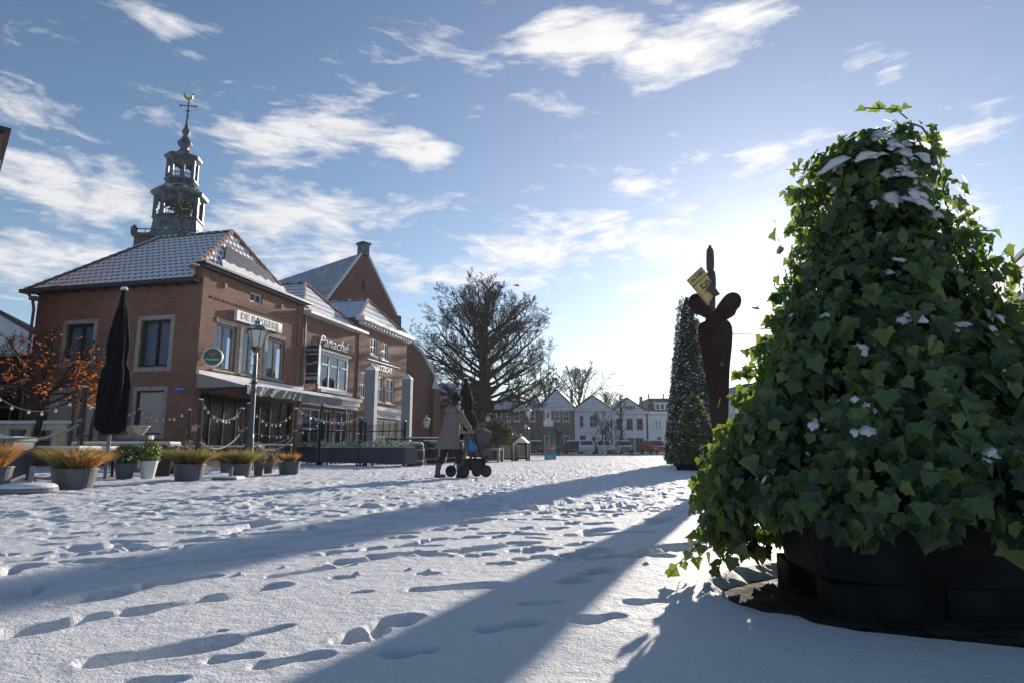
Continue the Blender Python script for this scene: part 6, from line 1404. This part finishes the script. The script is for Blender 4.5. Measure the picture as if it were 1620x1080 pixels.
for (s, pts) in ((1, [(-.03, .09, .86), (-.08, .09, .50), (-.19, .09, .27)]), (-1, [(.04, -.09, .86), (.175, -.09, .50), (.20, -.09, .27)])):
    MB().tube(pts, [.10, .075, .058], 14).build('trouser_leg', M_['jeans'], wm, smooth=True)
for (x0, y, x1) in ((-.19, .09, -.22), (.20, -.09, .205)):
    MB().tube([(x0, y, .30), (x1, y, .14), (x1, y, .06)], [.068, .056, .055], 12).loft([[(x1+xx, y+yy*.048*w_, z_) for xx, yy in ((-.06, -1), (.04, -1), (.12, -.95), (.17, -.5), (.185, 0), (.17, .5), (.12, .95), (.04, 1), (-.06, 1), (-.08, 0))] for z_, w_ in ((0, 1), (.03, 1.05), (.07, .85))]).build('boot', M_['boot'], wm, smooth=False, bevel=.008)
# ------------------------------------------------------------------ stroller
st = thing('stroller', 'dark three piece stroller with grey hood and blue bag pushed by the woman', 'stroller', WP, FA)
X0 = .38
def wheel(x, y, r, w=.045):
    wh = MB().lathe([(r*.86, -w), (r, -w*.6), (r, w*.6), (r*.86, w)], 24).build('wheel', M_['black'], st); wh.matrix_local = Matrix.Translation((x, y, r)) @ Matrix.Rotation(R(90), 4, 'X')
    MB().lathe([(r*.62, -w*1.02), (r*.5, -w*.6), (r*.5, w*.6), (r*.62, w*1.02)], 16).lathe([(r*.2, -w*1.2), (r*.2, w*1.2)], 10).build('rim', M_['dark'], wh)
for s in (-1, 1): wheel(.20, s*.29, .128, .032); wheel(.80, s*.20, .13, .032)
mb = MB()
for s in (-1, 1):
    mb.tube([(.20, s*.27, .145), (.36, s*.25, .40), (.52, s*.24, .58)], .016, 8); mb.tube([(HX+.03, s*.24, .955), (.52, s*.25, .78), (.62, s*.25, .52), (.80, s*.20, .16)], .017, 8)
    mb.bar((X0+.28, s*.25, .60), (X0+.50, s*.2, .66), .014)
mb.bar((.20, -.27, .145), (.20, .27, .145), .014).bar((.80, -.2, .2), (.80, .2, .2), .014).tube([(X0+.40, -.24, .64), (X0+.62, -.18, .70), (X0+.66, 0, .71), (X0+.62, .18, .70), (X0+.40, .24, .64)], .016, 8)
mb.build('frame', M_['black'], st)
MB().bar((HX+.03, -.25, .955), (HX+.03, .25, .955), .019, 10).build('handle', M_['rope'], st)
def sect(y, k): return [(.56, y, .44), (.50, y, .62), (.44, y, .90*k), (.55, y, .96*k), (.70, y, .86*k), (.76, y, .70), (.92, y, .62), (1.0, y, .40), (.93, y, .36), (.84, y, .48), (.70, y, .42)]
MB().loft([sect(-.19, .97), sect(-.1, 1), sect(.1, 1), sect(.19, .97)]).build('seat', M_['seatfab'], st, bevel=.015)
rings = []
for k in range(9):
    a = R(-8+k*20); r = .29; c = Vector((.74, 0, .77)); rings.append([(c.x-r*math.cos(a)*(1-.12*abs(y/.21)**3)+.02, y, c.z+r*math.sin(a)*(1-.18*abs(y/.21)**3)) for y in np.linspace(-.21, .21, 9)])
mb = MB()
for i in range(8):
    for j in range(8): mb.quad(rings[i][j], rings[i][j+1], rings[i+1][j+1], rings[i+1][j])
for j in (0, 8):
    for i in range(8): mb.tri(rings[i][j], rings[i+1][j], (.76, rings[0][j][1], .74))
mb.build('hood', M_['seatfab'], st, smooth=True)
MB().loft([[(x, y, z_) for x, y in ((X0+.04, -.2), (X0+.42, -.2), (X0+.42, .2), (X0+.04, .2))] for z_ in (.15, .40)]).build('basket', M_['black'], st, bevel=.03)
tag(MB().loft([[(.40+.13*math.cos(a)*k+(.62-z_)*.35, -.31+.06*math.sin(a)*k, z_+.03*math.cos(a)*k) for a in [q*math.pi/7 for q in range(14)]] for k, z_ in ((.4, .56), (.8, .58), (.85, .62), (.65, .68), (.35, .74), (.15, .80), (.08, .93))]).build('shopping_bag', M_['bagblue'], None, smooth=True), 'bright blue bag hanging from the stroller frame', 'bag')
bg_ = bpy.data.objects['shopping_bag']; bg_.location = WP; bg_.rotation_euler = (0, 0, FA)
